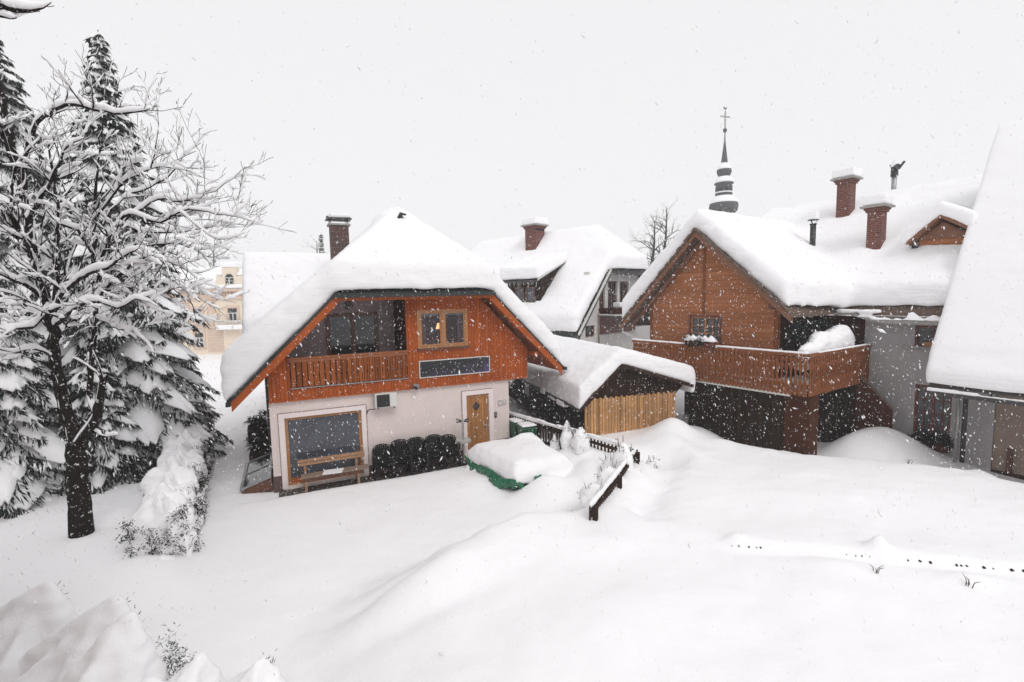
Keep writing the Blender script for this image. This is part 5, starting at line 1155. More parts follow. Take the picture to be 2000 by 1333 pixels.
# snow crusted garden shrubs
def blob(cx, cy, z0, z1, r, rg, n=7, lean=(0, 0)):
    return [(cx + lean[0] * k + r * f * math.cos(a + rg.uniform(-.2, .2)), cy + lean[1] * k + r * f * math.sin(a + rg.uniform(-.2, .2)), z0 + (z1 - z0) * k) for k, f in ((0, 0.9), (0.45, 1.0), (0.8, 0.6), (1.0, 0.15)) for a in [j * 2 * PI / n for j in range(n)]]
def shrub(x, y, h, r, label, seed, tips=14, group='snowed in shrubs along the picket fences'):
    g = gz(x, y) - 0.1; rg = random.Random(seed); rs = np.random.RandomState(seed)
    t = thing('garden_shrub', label, 'shrub', (x, y, g), 0, group)
    hl = [blob(0, 0, 0, h, r, rg)]
    for k in range(4):
        a = rg.uniform(0, 6.28); hl.append(blob(r * 0.7 * math.cos(a), r * 0.7 * math.sin(a), 0, h * rg.uniform(0.55, 0.85), r * 0.5, rg))
    snow('snow_cover', hl, t, 0.045, 6, 0.05, 3)
    C = [(r * 0.95 * math.cos(a), r * 0.95 * math.sin(a), rs.uniform(0.15, 0.9) * h) for a in rs.uniform(0, 6.28, tips)]
    V, F = sprigs(rs, C, 6, 0.11, 0.008, 0.2); np_mesh('twigs', V, F, 'hedgel', t, False)
    mb = MB()
    for k in range(9):
        a = rg.uniform(0, 6.28); q = r * rg.uniform(0.2, 0.9); mb.tube([(0.3 * q * math.cos(a), 0.3 * q * math.sin(a), 0), (q * math.cos(a), q * math.sin(a), h * rg.uniform(0.9, 1.25))], [0.012, 0.004], 4)
    mb.build('stems', 'twig', t)
for k, (x, y, h, r, lb) in enumerate([(1.3, 15.35, 0.85, 0.16, 'narrow snow cone shrub nearest the green bins by the fence'), (1.68, 15.0, 0.95, 0.18, 'second snow cone shrub along the fence, twiggy sides'), (2.06, 14.6, 0.80, 0.28, 'round snow capped shrub third along the fence'),
      (2.7, 13.0, 0.75, 0.30, 'snow smothered shrub in front of the fence middle'), (2.95, 12.75, 0.85, 0.28, 'twiggy snow smothered shrub inside the fence corner'), (2.4, 11.9, 0.55, 0.35, 'low snow mound shrub beside the near picket fence'), (1.9, 11.2, 0.5, 0.35, 'lowest snow mound shrub by the fence end'), (3.95, 13.6, 0.35, 0.15, 'small dark tuft outside the fence corner')]):
    shrub(x, y, h, r, lb, k + 20, 14 if k not in (5, 6) else 5)

# ================================================================ conifer hedge along the path
hd = thing('hedge', 'waist high evergreen hedge loaded with lumpy snow beside the path', 'hedge', (0, 0, 0))
rg = random.Random(11); hl = []; cs = []
P0 = Vector((-7.75, 10.15)); P1 = Vector((-12.6, 18.8)); dv = (P1 - P0).normalized(); nv = Vector((dv.y, -dv.x))
n = 44
for k in range(n):
    c = P0 + (P1 - P0) * (k / (n - 1)); h = 1.48 + rg.uniform(-0.16, 0.18); 
    for s in (-0.32, 0.0, 0.34):
        q = c + nv * (s + rg.uniform(-.08, .08)) + dv * rg.uniform(-.12, .12); hh = h - 0.35 * abs(s) / 0.33 * rg.uniform(0.5, 1.2)
        hl.append(blob(q.x, q.y, 0.75 if s else 0.35, hh, rg.uniform(0.20, 0.30), rg, 6))
    for _ in range(2):
        q = c + nv * rg.uniform(0.36, 0.52) + dv * rg.uniform(-.1, .1); hl.append(blob(q.x, q.y, 0.15, rg.uniform(0.5, 0.85), rg.uniform(0.13, 0.2), rg, 6))
        q = c - nv * rg.uniform(0.3, 0.5); hl.append(blob(q.x, q.y, 0.15, rg.uniform(0.5, 0.85), rg.uniform(0.13, 0.2), rg, 6))
q = P0 - dv * 0.25; hl += [blob(q.x + 0.1 * i, q.y + 0.05 * abs(i), 0.0, z, 0.15, rg, 6) for i, z in ((-4, .6), (-2, .95), (0, .8), (2, 1.0), (4, .7))]; hl.append(blob(q.x + 0.3, q.y - 0.35, -0.1, 0.5, 0.35, rg, 8))
snow('snow_cover', hl, hd, 0.055, 6, 0.10, 2.6, 0.006)
rs = np.random.RandomState(6); C = []
for k in range(80):
    c = P0 + (P1 - P0) * rs.uniform(-0.02, 1); s = rs.choice([-1, 1, 1, 1]) * rs.uniform(0.44, 0.58); q = c + nv * s; z = rs.uniform(0.1, 1.15)
    C += [(q.x + rs.randn() * 0.07, q.y + rs.randn() * 0.07, z + rs.randn() * 0.12) for _ in range(8)]
for k in range(9):
    q = P0 - dv * rs.uniform(0.30, 0.44) + nv * rs.uniform(-0.5, 0.5); z = rs.uniform(0.15, 1.15)
    C += [(q.x + rs.randn() * 0.07, q.y + rs.randn() * 0.05, z + rs.randn() * 0.12) for _ in range(7)]
V, F = sprigs(rs, C, 20, 0.075, 0.010, 0.5, -0.1); np_mesh('foliage', V, F, 'hedgel', hd, False)

# snow draped conifer bushes in the near left corner
def drape(label, px, py, h, seed, lean, r, tuft):
    g = gz(px, py) - 0.2; rg = random.Random(seed); rs = np.random.RandomState(seed)
    t = thing('draped_bush', label, 'bush', (px, py, g), 0, 'snow draped bushes in the near corner')
    L = math.hypot(*lean); u = np.array([lean[0] / L, lean[1] / L]); v = np.array([-u[1], u[0]]); hl = []
    # a bent leader with side boughs, each a snow ridge falling away from the tip
    for k in range(6):
        a = (-1.25 + 2.5 * k / 5) + rg.uniform(-.2, .2); d_ = u * math.cos(a) + v * math.sin(a); R_ = r * rg.uniform(1.3, 2.0) * (1.5 if abs(a) < 0.6 else 1.0); w = r * rg.uniform(0.34, 0.5); s = np.array([-d_[1], d_[0]])
        for f0, f1 in ((0.0, 0.4), (0.4, 0.75), (0.75, 1.0)):
            pts = []
            for f in (f0, f1):
                z = h * (1 - 0.42 * f - 0.28 * f * f) - (0.10 if k % 2 else 0); q = d_ * R_ * f; ww = w * (0.35 + 0.9 * f)
                pts += [(q[0], q[1], z)] + [(q[0] + s[0] * ww * i, q[1] + s[1] * ww * i, z - 0.30 - 0.25 * f) for i in (-1, 1)] + [(q[0] + s[0] * ww * 1.5 * i, q[1] + s[1] * ww * 1.5 * i, 0.0) for i in (-1, 1)]
            hl.append(pts)
    hl.append([(r * 0.55 * f * math.cos(a) - u[0] * 0.1, r * 0.55 * f * math.sin(a) - u[1] * 0.1, z) for z, f in ((0, 1.25), (h * 0.55, 0.85), (h * 0.88, 0.35), (h, 0.1)) for a in [j * PI / 4 for j in range(8)]])
    snow('snow_cover', hl, t, 0.05, 16, 0.10, 1.6, 0.012)
    C = [(-u[0] * r * 0.20 + rs.uniform(-.03, .03), -u[1] * r * 0.20 + rs.uniform(-.03, .03), h * rs.uniform(0.80, 0.93)) for _ in range(tuft)]
    C += [(-u[0] * r * 0.66 + v[0] * rs.uniform(-.2, .2), -u[1] * r * 0.66 + v[1] * rs.uniform(-.2, .2), h * rs.uniform(0.30, 0.5)) for _ in range(tuft)]
    if tuft >= 5: C += [(-u[0] * r * 0.78 + v[0] * 0.12 + rs.randn() * 0.06, -u[1] * r * 0.78 + v[1] * 0.12 + rs.randn() * 0.06, h * 0.52 + rs.randn() * 0.14) for _ in range(34)]
    if not C: return
    V, F = sprigs(rs, C, 8, 0.075, 0.005, -0.2, 0.1); np_mesh('foliage', V, F, 'hedgel', t, False)
for i, (lb, x, y, h, ln, r, tf) in enumerate([
    ('large snow draped bush in the left corner, farthest left', -6.35, 6.1, 1.55, (-0.8, -0.5), 0.75, 3),
    ('broad snow draped bush with a needle tuft at its tip, second from left', -5.25, 5.85, 1.62, (-0.85, -0.5), 0.70, 5),
    ('steep snow draped bush with dark sprigs low on its right side', -4.75, 5.45, 1.66, (-0.6, -0.8), 0.62, 7),
    ('low snow draped bush in front, cut by the lower edge', -4.05, 4.85, 1.35, (-0.5, -0.8), 0.6, 3),
    ('small pointed snow bush right of the tall steep one', -3.95, 5.55, 1.12, (-0.3, -0.9), 0.5, 0),
    ('small rightmost snow bush with one needle tuft at its tip', -3.15, 5.45, 1.05, (-0.4, -0.9), 0.55, 4),
    ('low rounded snow bush at the bottom left corner', -5.5, 4.6, 1.3, (-0.7, -0.7), 0.8, 2),
    ('low snow lump beside the rightmost small bush', -3.6, 5.3, 0.95, (-0.3, -0.9), 0.5, 0)]):
    drape(lb, x, y, h + 0.42, 40 + i, ln, r + 0.1, tf)

# ================================================================ trees
class TA:   # triangle/quad accumulator
    def __init__(s): s.V = []; s.F = []; s.n = 0
    def tube(s, P, Rr, k=4):
        P = np.asarray(P, float); m = len(P); D = np.gradient(P, axis=0); D /= np.linalg.norm(D, axis=1)[:, None] + 1e-9
        a = np.cross(D[0], [0.3, 0.5, 0.81]); a /= np.linalg.norm(a) + 1e-9; A = np.empty((m, 3))
        for i in range(m):
            a = a - D[i] * (a @ D[i]); a /= np.linalg.norm(a) + 1e-9; A[i] = a
        B = np.cross(A, D)
        Rr = np.broadcast_to(np.asarray(Rr, float), (m,))
        th = 2 * np.pi * np.arange(k) / k
        ring = P[:, None, :] + Rr[:, None, None] * (np.cos(th)[None, :, None] * A[:, None, :] + np.sin(th)[None, :, None] * B[:, None, :])
        s.V.append(ring.reshape(-1, 3)); i = np.arange(m - 1)[:, None] * k + np.arange(k)[None]; j = np.arange(m - 1)[:, None] * k + (np.arange(k)[None] + 1) % k
        s.F.append(np.stack([i, j, j + k, i + k], -1).reshape(-1, 4) + s.n); s.n += m * k
    def quads(s, Q):
        Q = np.asarray(Q, float).reshape(-1, 4, 3); m = len(Q); s.V.append(Q.reshape(-1, 3)); s.F.append(np.arange(4 * m).reshape(m, 4) + s.n); s.n += 4 * m
    def build(s, name, m, parent, smooth=True): return np_mesh(name, np.vstack(s.V), np.vstack(s.F), m, parent, smooth)

def resample(P, R_, step):
    P = np.asarray(P, float); R_ = np.asarray(R_, float)
    # catmull-rom through the joints
    out = []; rr = []
    for i in range(len(P) - 1):
        p0 = P[max(i - 1, 0)]; p1 = P[i]; p2 = P[i + 1]; p3 = P[min(i + 2, len(P) - 1)]; n = max(1, int(np.linalg.norm(p2 - p1) / step))
        for k in range(n):
            t = k / n; out.append(0.5 * (2 * p1 + (p2 - p0) * t + (2 * p0 - 5 * p1 + 4 * p2 - p3) * t * t + (3 * p1 - p0 - 3 * p2 + p3) * t ** 3)); rr.append(R_[i] + (R_[i + 1] - R_[i]) * t)
    out.append(P[-1]); rr.append(R_[-1])
    return np.array(out), np.array(rr)

def branch_snow(acc, P, Rr, rs, thick=1.0, patchy=0.0):
    """snow ridge lying along the upper side of a branch where it is flat enough to hold it"""
    D = np.gradient(P, axis=0); D /= np.linalg.norm(D, axis=1)[:, None] + 1e-9
    hz = np.clip(1.15 - np.abs(D[:, 2]) ** 1.5 * 1.0, 0.12, 1)
    h = (0.026 + 0.85 * np.minimum(Rr, 0.06)) * hz * thick * (0.7 + 0.6 * rs.rand(len(P)))
    if patchy:
        q = np.repeat(rs.rand(len(P) // 3 + 2), 3)[:len(P)]; h = h * np.clip((q - patchy) * 3.0, 0.0, 1.5)
    if h.max() < 0.008 or len(P) < 2: return
    w = np.minimum(np.maximum(Rr * 1.02, 0.66 * h), Rr * 2.6 + 0.014)
    w = np.where(h < 0.006, Rr * 0.5, w); h = np.maximum(h, 0.002); h[0] *= 0.6; h[-1] *= 0.3; w[-1] *= 0.5
    C = P.copy(); C[:, 2] += Rr * 0.55 + h * 0.75
    # elliptical cross-section: width w, height h
    A = np.cross(D, np.array([0.02, 0.03, 1.0])); A /= np.linalg.norm(A, axis=1)[:, None] + 1e-9; B = np.cross(A, D)
    k = 6; th = 2 * np.pi * np.arange(k) / k + 0.3
    V = C[:, None, :] + np.cos(th)[None, :, None] * (w[:, None] * A)[:, None, :] + np.sin(th)[None, :, None] * (h[:, None] * B)[:, None, :]
    m = len(P); i = np.arange(m - 1)[:, None] * k + np.arange(k)[None]; j = np.arange(m - 1)[:, None] * k + (np.arange(k)[None] + 1) % k
    acc.V.append(V.reshape(-1, 3)); acc.F.append(np.stack([i, j, j + k, i + k], -1).reshape(-1, 4) + acc.n); acc.n += m * k

def twigs(wood, white, P, Rr, rs, gen, thick, dens=3.4, lmul=1.0, t0=0.25):
    L = np.linalg.norm(np.diff(P, axis=0), axis=1).sum()
    n = int(L * dens * rs.uniform(0.8, 1.2))
    for _ in range(n):
        i = int(rs.uniform(t0, 0.99) * (len(P) - 1)); p = P[i]; r = Rr[i]
        d = P[min(i + 1, len(P) - 1)] - P[max(i - 1, 0)]; d /= np.linalg.norm(d) + 1e-9
        q = rs.randn(3); q -= d * (q @ d); q /= np.linalg.norm(q) + 1e-9
        v = d * rs.uniform(0.5, 1.0) + q * rs.uniform(0.5, 1.0) + np.array([0, 0, 0.28]); v /= np.linalg.norm(v)
        l = rs.uniform(0.35, 1.15) * lmul; r0 = min(r * 0.55, 0.009 + 0.016 * l) 
        m = 6; Q = [p]; w = v.copy()
        for k in range(m - 1):
            w = w + rs.randn(3) * 0.16 + np.array([0, 0, 0.05]); w /= np.linalg.norm(w); Q.append(Q[-1] + w * l / (m - 1))
        Q = np.array(Q); rr = np.linspace(r0 * 1.15, 0.0048, m)
        wood.tube(Q, rr, 4 if r0 > 0.012 else 3)
        if white is not None and rs.rand() < (0.95, 0.9, 0.85)[min(gen, 2)] * (0.5 if gen == 0 else 1): branch_snow(white, *resample(Q, rr, 0.06), rs, thick, 0.22 if gen else 0.4)
        if gen > 0: twigs(wood, white, Q, rr, rs, gen - 1, thick, dens * 1.25, lmul * 0.5, 0.2)

LIMBS = [
 [(-10.055,10.75,0.192,0.29),(-10.024,10.75,0.956,0.25),(-10.006,10.75,1.928,0.225),(-9.973,10.75,2.587,0.2)],
 [(-9.973,10.75,2.587,0.17),(-10.16,10.8,3.349,0.15),(-10.268,10.8,4.289,0.13),(-10.249,10.8,5.213,0.125),(-10.312,10.8,5.784,0.12),(-10.452,10.8,6.576,0.11),(-10.52,10.8,7.575,0.1),(-10.752,10.9,8.586,0.085),(-10.949,11,9.705,0.07),(-11.056,11,10.883,0.05),(-11.063,11,11.932,0.035)],
 [(-9.95,10.75,2.467,0.13),(-9.47,10.6,2.939,0.12),(-9.192,10.5,3.262,0.11),(-9.077,10.5,3.741,0.09),(-8.937,10.5,4.137,0.075)],
 [(-9.196,10.5,3.227,0.09),(-9.508,10.7,3.651,0.085),(-9.439,10.8,4.505,0.08),(-9.33,10.9,5.533,0.075),(-9.268,10.9,6.614,0.065),(-9.245,11,7.693,0.05),(-9.1,11,8.467,0.035),(-8.945,11,9.34,0.02),(-8.749,11,10.2,0.012),(-8.699,11,11.049,0.006)],
 [(-10.224,10.8,5.441,0.08),(-9.862,10.6,6.11,0.06),(-9.757,10.6,6.987,0.05),(-9.676,10.6,7.851,0.04),(-9.715,10.6,8.704,0.03),(-9.701,10.6,9.334,0.02)],
 [(-10.312,10.8,5.784,0.08),(-10.304,10.5,6.062,0.065),(-10.352,10.2,6.24,0.06),(-10.546,10,6.425,0.05)],
 [(-10.306,10.8,5.214,0.07),(-10.892,11,5.62,0.055),(-11.662,11.2,5.783,0.05),(-12.239,11.3,5.817,0.04)],
 [(-10.212,10.8,5.555,0.07),(-9.457,10.3,5.967,0.055),(-8.64,9.9,6.278,0.05),(-7.804,9.6,6.468,0.035),(-7.204,9.4,6.715,0.025),(-6.768,9.3,6.601,0.012)],
 [(-10.581,10.8,8.124,0.07),(-10.213,10.6,8.925,0.06),(-9.718,10.4,9.474,0.055),(-8.936,10.2,9.719,0.05),(-8.322,10.1,9.611,0.04),(-7.689,10,9.473,0.03),(-7.032,9.9,9.501,0.012)],
 [(-10.462,10.8,6.688,0.06),(-10.586,11.2,7.524,0.05),(-10.48,11.6,8.169,0.04),(-10.408,12,8.849,0.03),(-10.382,12.2,9.626,0.02),(-10.407,12.2,10.585,0.008)],
 [(-9.296,10.9,6.105,0.05),(-8.718,10.6,6.988,0.05),(-8.242,10.4,7.394,0.045),(-7.9,10.3,7.551,0.04),(-7.162,10.1,7.38,0.03),(-6.407,9.9,7.556,0.022),(-5.64,9.8,7.423,0.015),(-5.12,9.8,7.293,0.006)],
 [(-9.318,10.9,5.763,0.05),(-9.114,11.2,6.747,0.045),(-8.576,11.4,6.999,0.04),(-7.745,11.5,7.086,0.03),(-7.226,11.5,6.827,0.02),(-7.048,11.5,6.49,0.01)],
 [(-9.206,10.9,7.119,0.04),(-8.917,11.2,7.946,0.035),(-8.532,11.5,8.319,0.03),(-7.921,11.6,8.643,0.024),(-7.59,11.7,9.128,0.016),(-7.184,11.7,9.41,0.007)],
 [(-7.9,10.3,7.551,0.03),(-7.216,10.2,7.831,0.025),(-6.732,10.1,7.751,0.022),(-6.137,10,7.871,0.016),(-5.762,10,8.045,0.012),(-5.382,10,8.309,0.005)],
 [(-9.09,10.9,5.987,0.04),(-8.173,10.4,6.05,0.04),(-7.239,10,5.909,0.03),(-6.671,9.8,6.03,0.025),(-6.22,9.7,5.714,0.015)],
 [(-9.341,10.9,5.419,0.03),(-8.61,10.5,5.199,0.03),(-7.943,10.2,5.096,0.025),(-7.454,10,4.674,0.012)],
 [(-9.257,11,7.581,0.035),(-8.234,10.6,8.25,0.03),(-7.516,10.4,8.503,0.022),(-7.24,10.3,8.984,0.014),(-7.151,10.3,9.389,0.006)],
 [(-10.266,10.8,4.522,0.04),(-10.281,10.4,4.796,0.03),(-10.528,10.2,4.714,0.02),(-10.734,10,4.848,0.015)],
 [(-9.774,10.6,6.108,0.04),(-9.84,11,6.803,0.035),(-9.614,11.3,7.634,0.03),(-9.24,11.5,8.357,0.02),(-8.908,11.6,8.953,0.012),(-8.626,11.7,9.612,0.005)],
 [(-10.531,10.8,7.576,0.045),(-11.287,11.2,7.994,0.035),(-11.932,11.4,8.274,0.02)],
 [(-6.873,10,7.724,0.02),(-6.265,9.8,7.236,0.018),(-5.72,9.7,6.913,0.012),(-5.225,9.7,7.052,0.005)],
 [(-10.784,10.9,8.696,0.05),(-10.613,10.5,9.423,0.045),(-10.295,10,10.224,0.04)],
 [(-10.312,10.8,5.784,0.07),(-9.975,10.2,6.74,0.055),(-9.87,9.9,7.323,0.045),(-9.876,9.7,7.688,0.035),(-10.048,9.6,7.867,0.02)],
 [(-10.452,10.8,6.576,0.06),(-9.953,10,7.032,0.05),(-9.876,9.8,7.707,0.04),(-9.597,9.7,8.366,0.03),(-9.16,9.6,8.714,0.02),(-8.883,9.6,8.993,0.01)],
 [(-10.249,10.8,5.213,0.06),(-9.156,10.1,5.556,0.05),(-8.364,9.7,5.757,0.04),(-7.701,9.5,5.646,0.03),(-7.211,9.4,5.787,0.02),(-6.828,9.4,5.631,0.01)],
 [(-10.52,10.8,7.575,0.06),(-9.572,10.2,7.981,0.045),(-9.073,10,8.432,0.035),(-8.738,9.9,8.794,0.025),(-8.28,9.8,8.949,0.012)],
 [(-10.233,10.8,5.669,0.07),(-9.844,9.9,5.263,0.05),(-9.85,9.6,5.282,0.04),(-10.173,9.5,5.093,0.03)],
 [(-9.251,10.9,6.783,0.05),(-8.964,10.2,7.244,0.04),(-9.089,10,7.322,0.03),(-9.273,9.9,7.613,0.015)],
 [(-9.318,10.9,5.763,0.05),(-8.091,10.2,6.385,0.04),(-7.277,10,6.669,0.032),(-6.705,9.9,6.444,0.022),(-6.363,9.9,6.18,0.01)],
 [(-8.242,10.4,7.394,0.04),(-8.146,10.8,7.307,0.035),(-7.731,11,7.27,0.028),(-7.169,11.2,7.341,0.02),(-6.52,11.3,7.457,0.008)],
 [(-7.554,7.2,9.581,0.06),(-7.055,7.1,9.841,0.05),(-6.835,7.1,9.79,0.035),(-6.554,7.1,9.765,0.022),(-6.387,7.1,9.802,0.01),(-6.274,7.1,9.866,0.005)],
 [(-7.21,7.1,9.737,0.02),(-6.966,7.1,9.699,0.016),(-6.849,7.1,9.67,0.011),(-6.777,7.1,9.675,0.006)],
]
tr = thing('bare_tree', 'large bare broadleaf tree in front of the spruces, every branch loaded with snow', 'tree', (-10.05, 10.75, 0.15))
rs = np.random.RandomState(21)
ox = np.array([-10.05, 10.75, 0.15]); wood = TA(); white = TA(); trunk = TA()
for i, l in enumerate(LIMBS[:-2]):
    a = np.array(l); P, Rr = resample(a[:, :3] - ox, a[:, 3] * (0.86 if i < 3 else 0.7), 0.16)
    P[1:-1] += rs.randn(len(P) - 2, 3) * 0.012
    (trunk if i < 3 else wood).tube(P, Rr, 10 if i < 4 else 7)
    if i > 0: branch_snow(white, P, Rr, rs, 1.35)
    if i > 0: twigs(wood, white, P, Rr, rs, 2 if i > 2 else 1, 1.0, 3.9 if i > 3 else 1.7, 1.0, 0.2)
trunk.build('trunk', 'bark', tr); wood.build('branches', 'bark', tr); white.build('snow_cover', 'tsnow', tr)
# branch of a second tree reaching in at the top left corner
tr = thing('overhanging_branch_tree', 'tree out of frame whose snowy branch reaches into the top left corner', 'tree', (-9.6, 7.2, 0.2))
ox = np.array([-9.6, 7.2, 0.2]); wood = TA(); white = TA(); trunk = TA()
for l in LIMBS[-2:]:
    a = np.array(l); P, Rr = resample(a[:, :3] - ox, a[:, 3], 0.1); wood.tube(P, Rr, 7); branch_snow(white, P, Rr, rs, 1.3); twigs(wood, white, P, Rr, rs, 1, 1.0, 4.0, 0.35, 0.4)
e0 = np.array(LIMBS[-2][0][:3]) - ox; e1 = np.array(LIMBS[-1][0][:3]) - ox
P, Rr = resample(np.array([[-0.4, 0, 0], [-0.5, 0, 3], [-0.3, 0, 6.5], [0.0, 0, 9.5], [0.2, 0, 12]]), np.array([0.22, 0.2, 0.16, 0.1, 0.03]), 0.3); trunk.tube(P, Rr, 10)
P, Rr = resample(np.array([[-0.3, 0, 8.0], (e0 + [-0.3, 0, 8.4]) / 2, e0]), np.array([0.1, 0.08, 0.06]), 0.2); wood.tube(P, Rr, 7)
P, Rr = resample(np.array([[-0.3, 0, 7.6], (e1 + [-0.3, 0, 7.9]) / 2, e1]), np.array([0.06, 0.04, 0.02]), 0.2); wood.tube(P, Rr, 7)
trunk.build('trunk', 'bark', tr); wood.build('branches', 'bark', tr); white.build('snow_cover', 'tsnow', tr)

def frond(nee, sno, rac, base, az, L, droop, rs, load=1.0):
    """one drooping spruce bough: dark hanging needles below, a fingered pad of snow on top"""
    U = 9; Vn = 7
    c, s = math.cos(az), math.sin(az); F_ = np.array([c, s, 0]); S_ = np.array([-s, c, 0])
    u = np.linspace(0, 1, U); w0 = L * rs.uniform(0.24, 0.34)
    drop = droop * (u ** 1.7) + 0.12 * u
    Cn = base + F_ * (L * u)[:, None] + np.array([0, 0, 1.0]) * (-L * drop)[:, None] + S_ * (rs.uniform(-0.12, 0.12) * L * u ** 2)[:, None]
    rac.tube(Cn, np.linspace(0.03 * (L / 2.5) + 0.006, 0.006, U), 4)
    wid = w0 * np.sin(np.pi * np.clip(0.18 + 0.80 * u, 0, 1)) ** 0.8
    # side shoots with hanging needles
    n = int(150 * L); uu = rs.uniform(0.12, 1.03, n); side = rs.uniform(-1, 1, n); k = np.clip((uu * (U - 1)).astype(int), 0, U - 2); f = uu * (U - 1) - k
    cen = Cn[k] * (1 - f)[:, None] + Cn[np.minimum(k + 1, U - 1)] * f[:, None]; ww = wid[k] * (1 - f) + wid[np.minimum(k + 1, U - 1)] * f
    p = cen + S_ * (side * ww * 1.15)[:, None]; p[:, 2] -= 0.55 * ww * side ** 2 + 0.02
    d = F_[None] * rs.uniform(0.2, 1.0, n)[:, None] + S_[None] * (side * rs.uniform(0.3, 1.2, n))[:, None]; d[:, 2] = -rs.uniform(0.4, 1.6, n); d /= np.linalg.norm(d, axis=1)[:, None]
    ln = rs.uniform(0.12, 0.34, n) * (0.7 + 0.14 * L); t = np.cross(d, rs.randn(n, 3)); t /= np.linalg.norm(t, axis=1)[:, None] + 1e-9; t *= rs.uniform(0.012, 0.032, n)[:, None]
    Q = np.stack([p, p + d * (ln * 0.45)[:, None] + t, p + d * ln[:, None], p + d * (ln * 0.45)[:, None] - t], 1); wh = rs.rand(n) < 0.14
    nee.quads(Q[~wh]); Q = Q[wh]; Q[..., 2] += 0.012; sno.quads(Q)
    # snow pad
    if load <= 0: return
    wid = wid * rs.uniform(0.55, 1.0); v = np.linspace(-1, 1, Vn); th = (0.07 + 0.055 * L) * load
    a0 = rs.uniform(0.0, 0.25); sel = np.linspace(a0, rs.uniform(0.86, 1.0), U); k = np.clip((sel * (U - 1)).astype(int), 0, U - 2); f = sel * (U - 1) - k
    cc = Cn[k] * (1 - f)[:, None] + Cn[k + 1] * f[:, None]; ww = wid[k] * (1 - f) + wid[k + 1] * f
    jag = 0.78 + 0.30 * rs.rand(U, 1) * np.abs(v)[None] + 0.10 * rs.randn(U, 1) * np.abs(v)[None]
    x = S_[None, None] * (v[None, :, None] * ww[:, None, None] * jag[..., None]) + cc[:, None, :] + F_[None, None] * (0.10 * L * rs.rand(U, 1, 1) * np.abs(v)[None, :, None])
    lump = 0.75 + 0.5 * rs.rand(U, Vn); end = np.sin(np.pi * np.clip(np.linspace(0.06, 0.97, U), 0, 1)) ** 0.45
    topz = th * (1 - np.abs(v)[None] ** 2.5) * lump * end[:, None] - 0.55 * ww[:, None] * v[None] ** 2
    T = x.copy(); T[..., 2] += topz + 0.01; Bt = x.copy(); Bt[..., 2] += -0.55 * ww[:, None] * v[None] ** 2 - 0.03
    base_n = sno.n; VV = np.concatenate([T.reshape(-1, 3), Bt.reshape(-1, 3)]); i = (np.arange(U - 1)[:, None] * Vn + np.arange(Vn - 1)[None])
    Ft = np.stack([i, i + Vn, i + Vn + 1, i + 1], -1).reshape(-1, 4); Fb = Ft[:, ::-1] + U * Vn
    e = []
    for a in range(U - 1):
        e += [(a * Vn, a * Vn + U * Vn, (a + 1) * Vn + U * Vn, (a + 1) * Vn), (a * Vn + Vn - 1, (a + 1) * Vn + Vn - 1, (a + 1) * Vn + Vn - 1 + U * Vn, a * Vn + Vn - 1 + U * Vn)]
    for b in range(Vn - 1):
        e += [(b, b + 1, b + 1 + U * Vn, b + U * Vn), ((U - 1) * Vn + b, (U - 1) * Vn + b + U * Vn, (U - 1) * Vn + b + 1 + U * Vn, (U - 1) * Vn + b + 1)]
    sno.V.append(VV); sno.F.append(np.concatenate([Ft, Fb, np.array(e)]) + base_n); sno.n += len(VV)

def spruce(x, y, H, Rm, label, seed, z0=0.5, lean=0.0, load=1.0, pw=0.85):
    rs = np.random.RandomState(seed); g = gz(x, y) - 0.1
    t = thing('spruce', label, 'tree', (x, y, g), 0, 'spruces'); nee = TA(); sno = TA(); tk = TA(); rac = TA()
    tk.tube(np.array([[0, 0, 0], [0.03, 0, H * 0.4], [lean * 0.5, 0, H * 0.8], [lean, 0, H]]), [0.24, 0.18, 0.07, 0.012], 8)
    z = z0
    while z < H - 0.15:
        f = 1 - z / H; L = max(0.22, Rm * f ** pw * rs.uniform(0.9, 1.05)); n = max(3, int(4 + 7 * min(1, L / 2.2))); ph = rs.uniform(0, 6.28)
        for k in range(n):
            l = L * rs.uniform(0.78, 1.12); dr = 0.22 + 0.28 * f + rs.uniform(-0.05, 0.10)
            frond(nee, sno, rac, np.array([lean * (z / H), 0, z + rs.uniform(-0.1, 0.1)]), ph + k * 2 * PI / n + rs.uniform(-0.2, 0.2), l, dr, rs, load * rs.uniform(0.5, 1.2) if rs.rand() < 0.78 else 0)
        z += 0.20 + 0.16 * f * min(2.2, L)
    tk.build('trunk', 'bark', t); rac.build('boughs', 'bark', t); nee.build('needles', 'needle', t, False); sno.build('snow_cover', 'tsnow', t)
spruce(-13.3, 16.3, 14.1, 3.25, 'tall dark spruce right behind the bare tree, boughs bent by snow', 71, 0.7, 0.3)
spruce(-18.2, 18.0, 15.6, 4.2, 'second tall spruce at the left edge behind the bare tree', 72, 0.7)
spruce(-14.2, 13.2, 6.0, 2.6, 'lower spruce with wide snow fringed boughs at the left edge', 73, 0.35, 0, 1.15, 0.6)
spruce(-12.6, 14.3, 4.2, 1.7, 'small dense spruce under the tall one beside the hedge', 74, 0.3, 0, 1.0, 0.6)

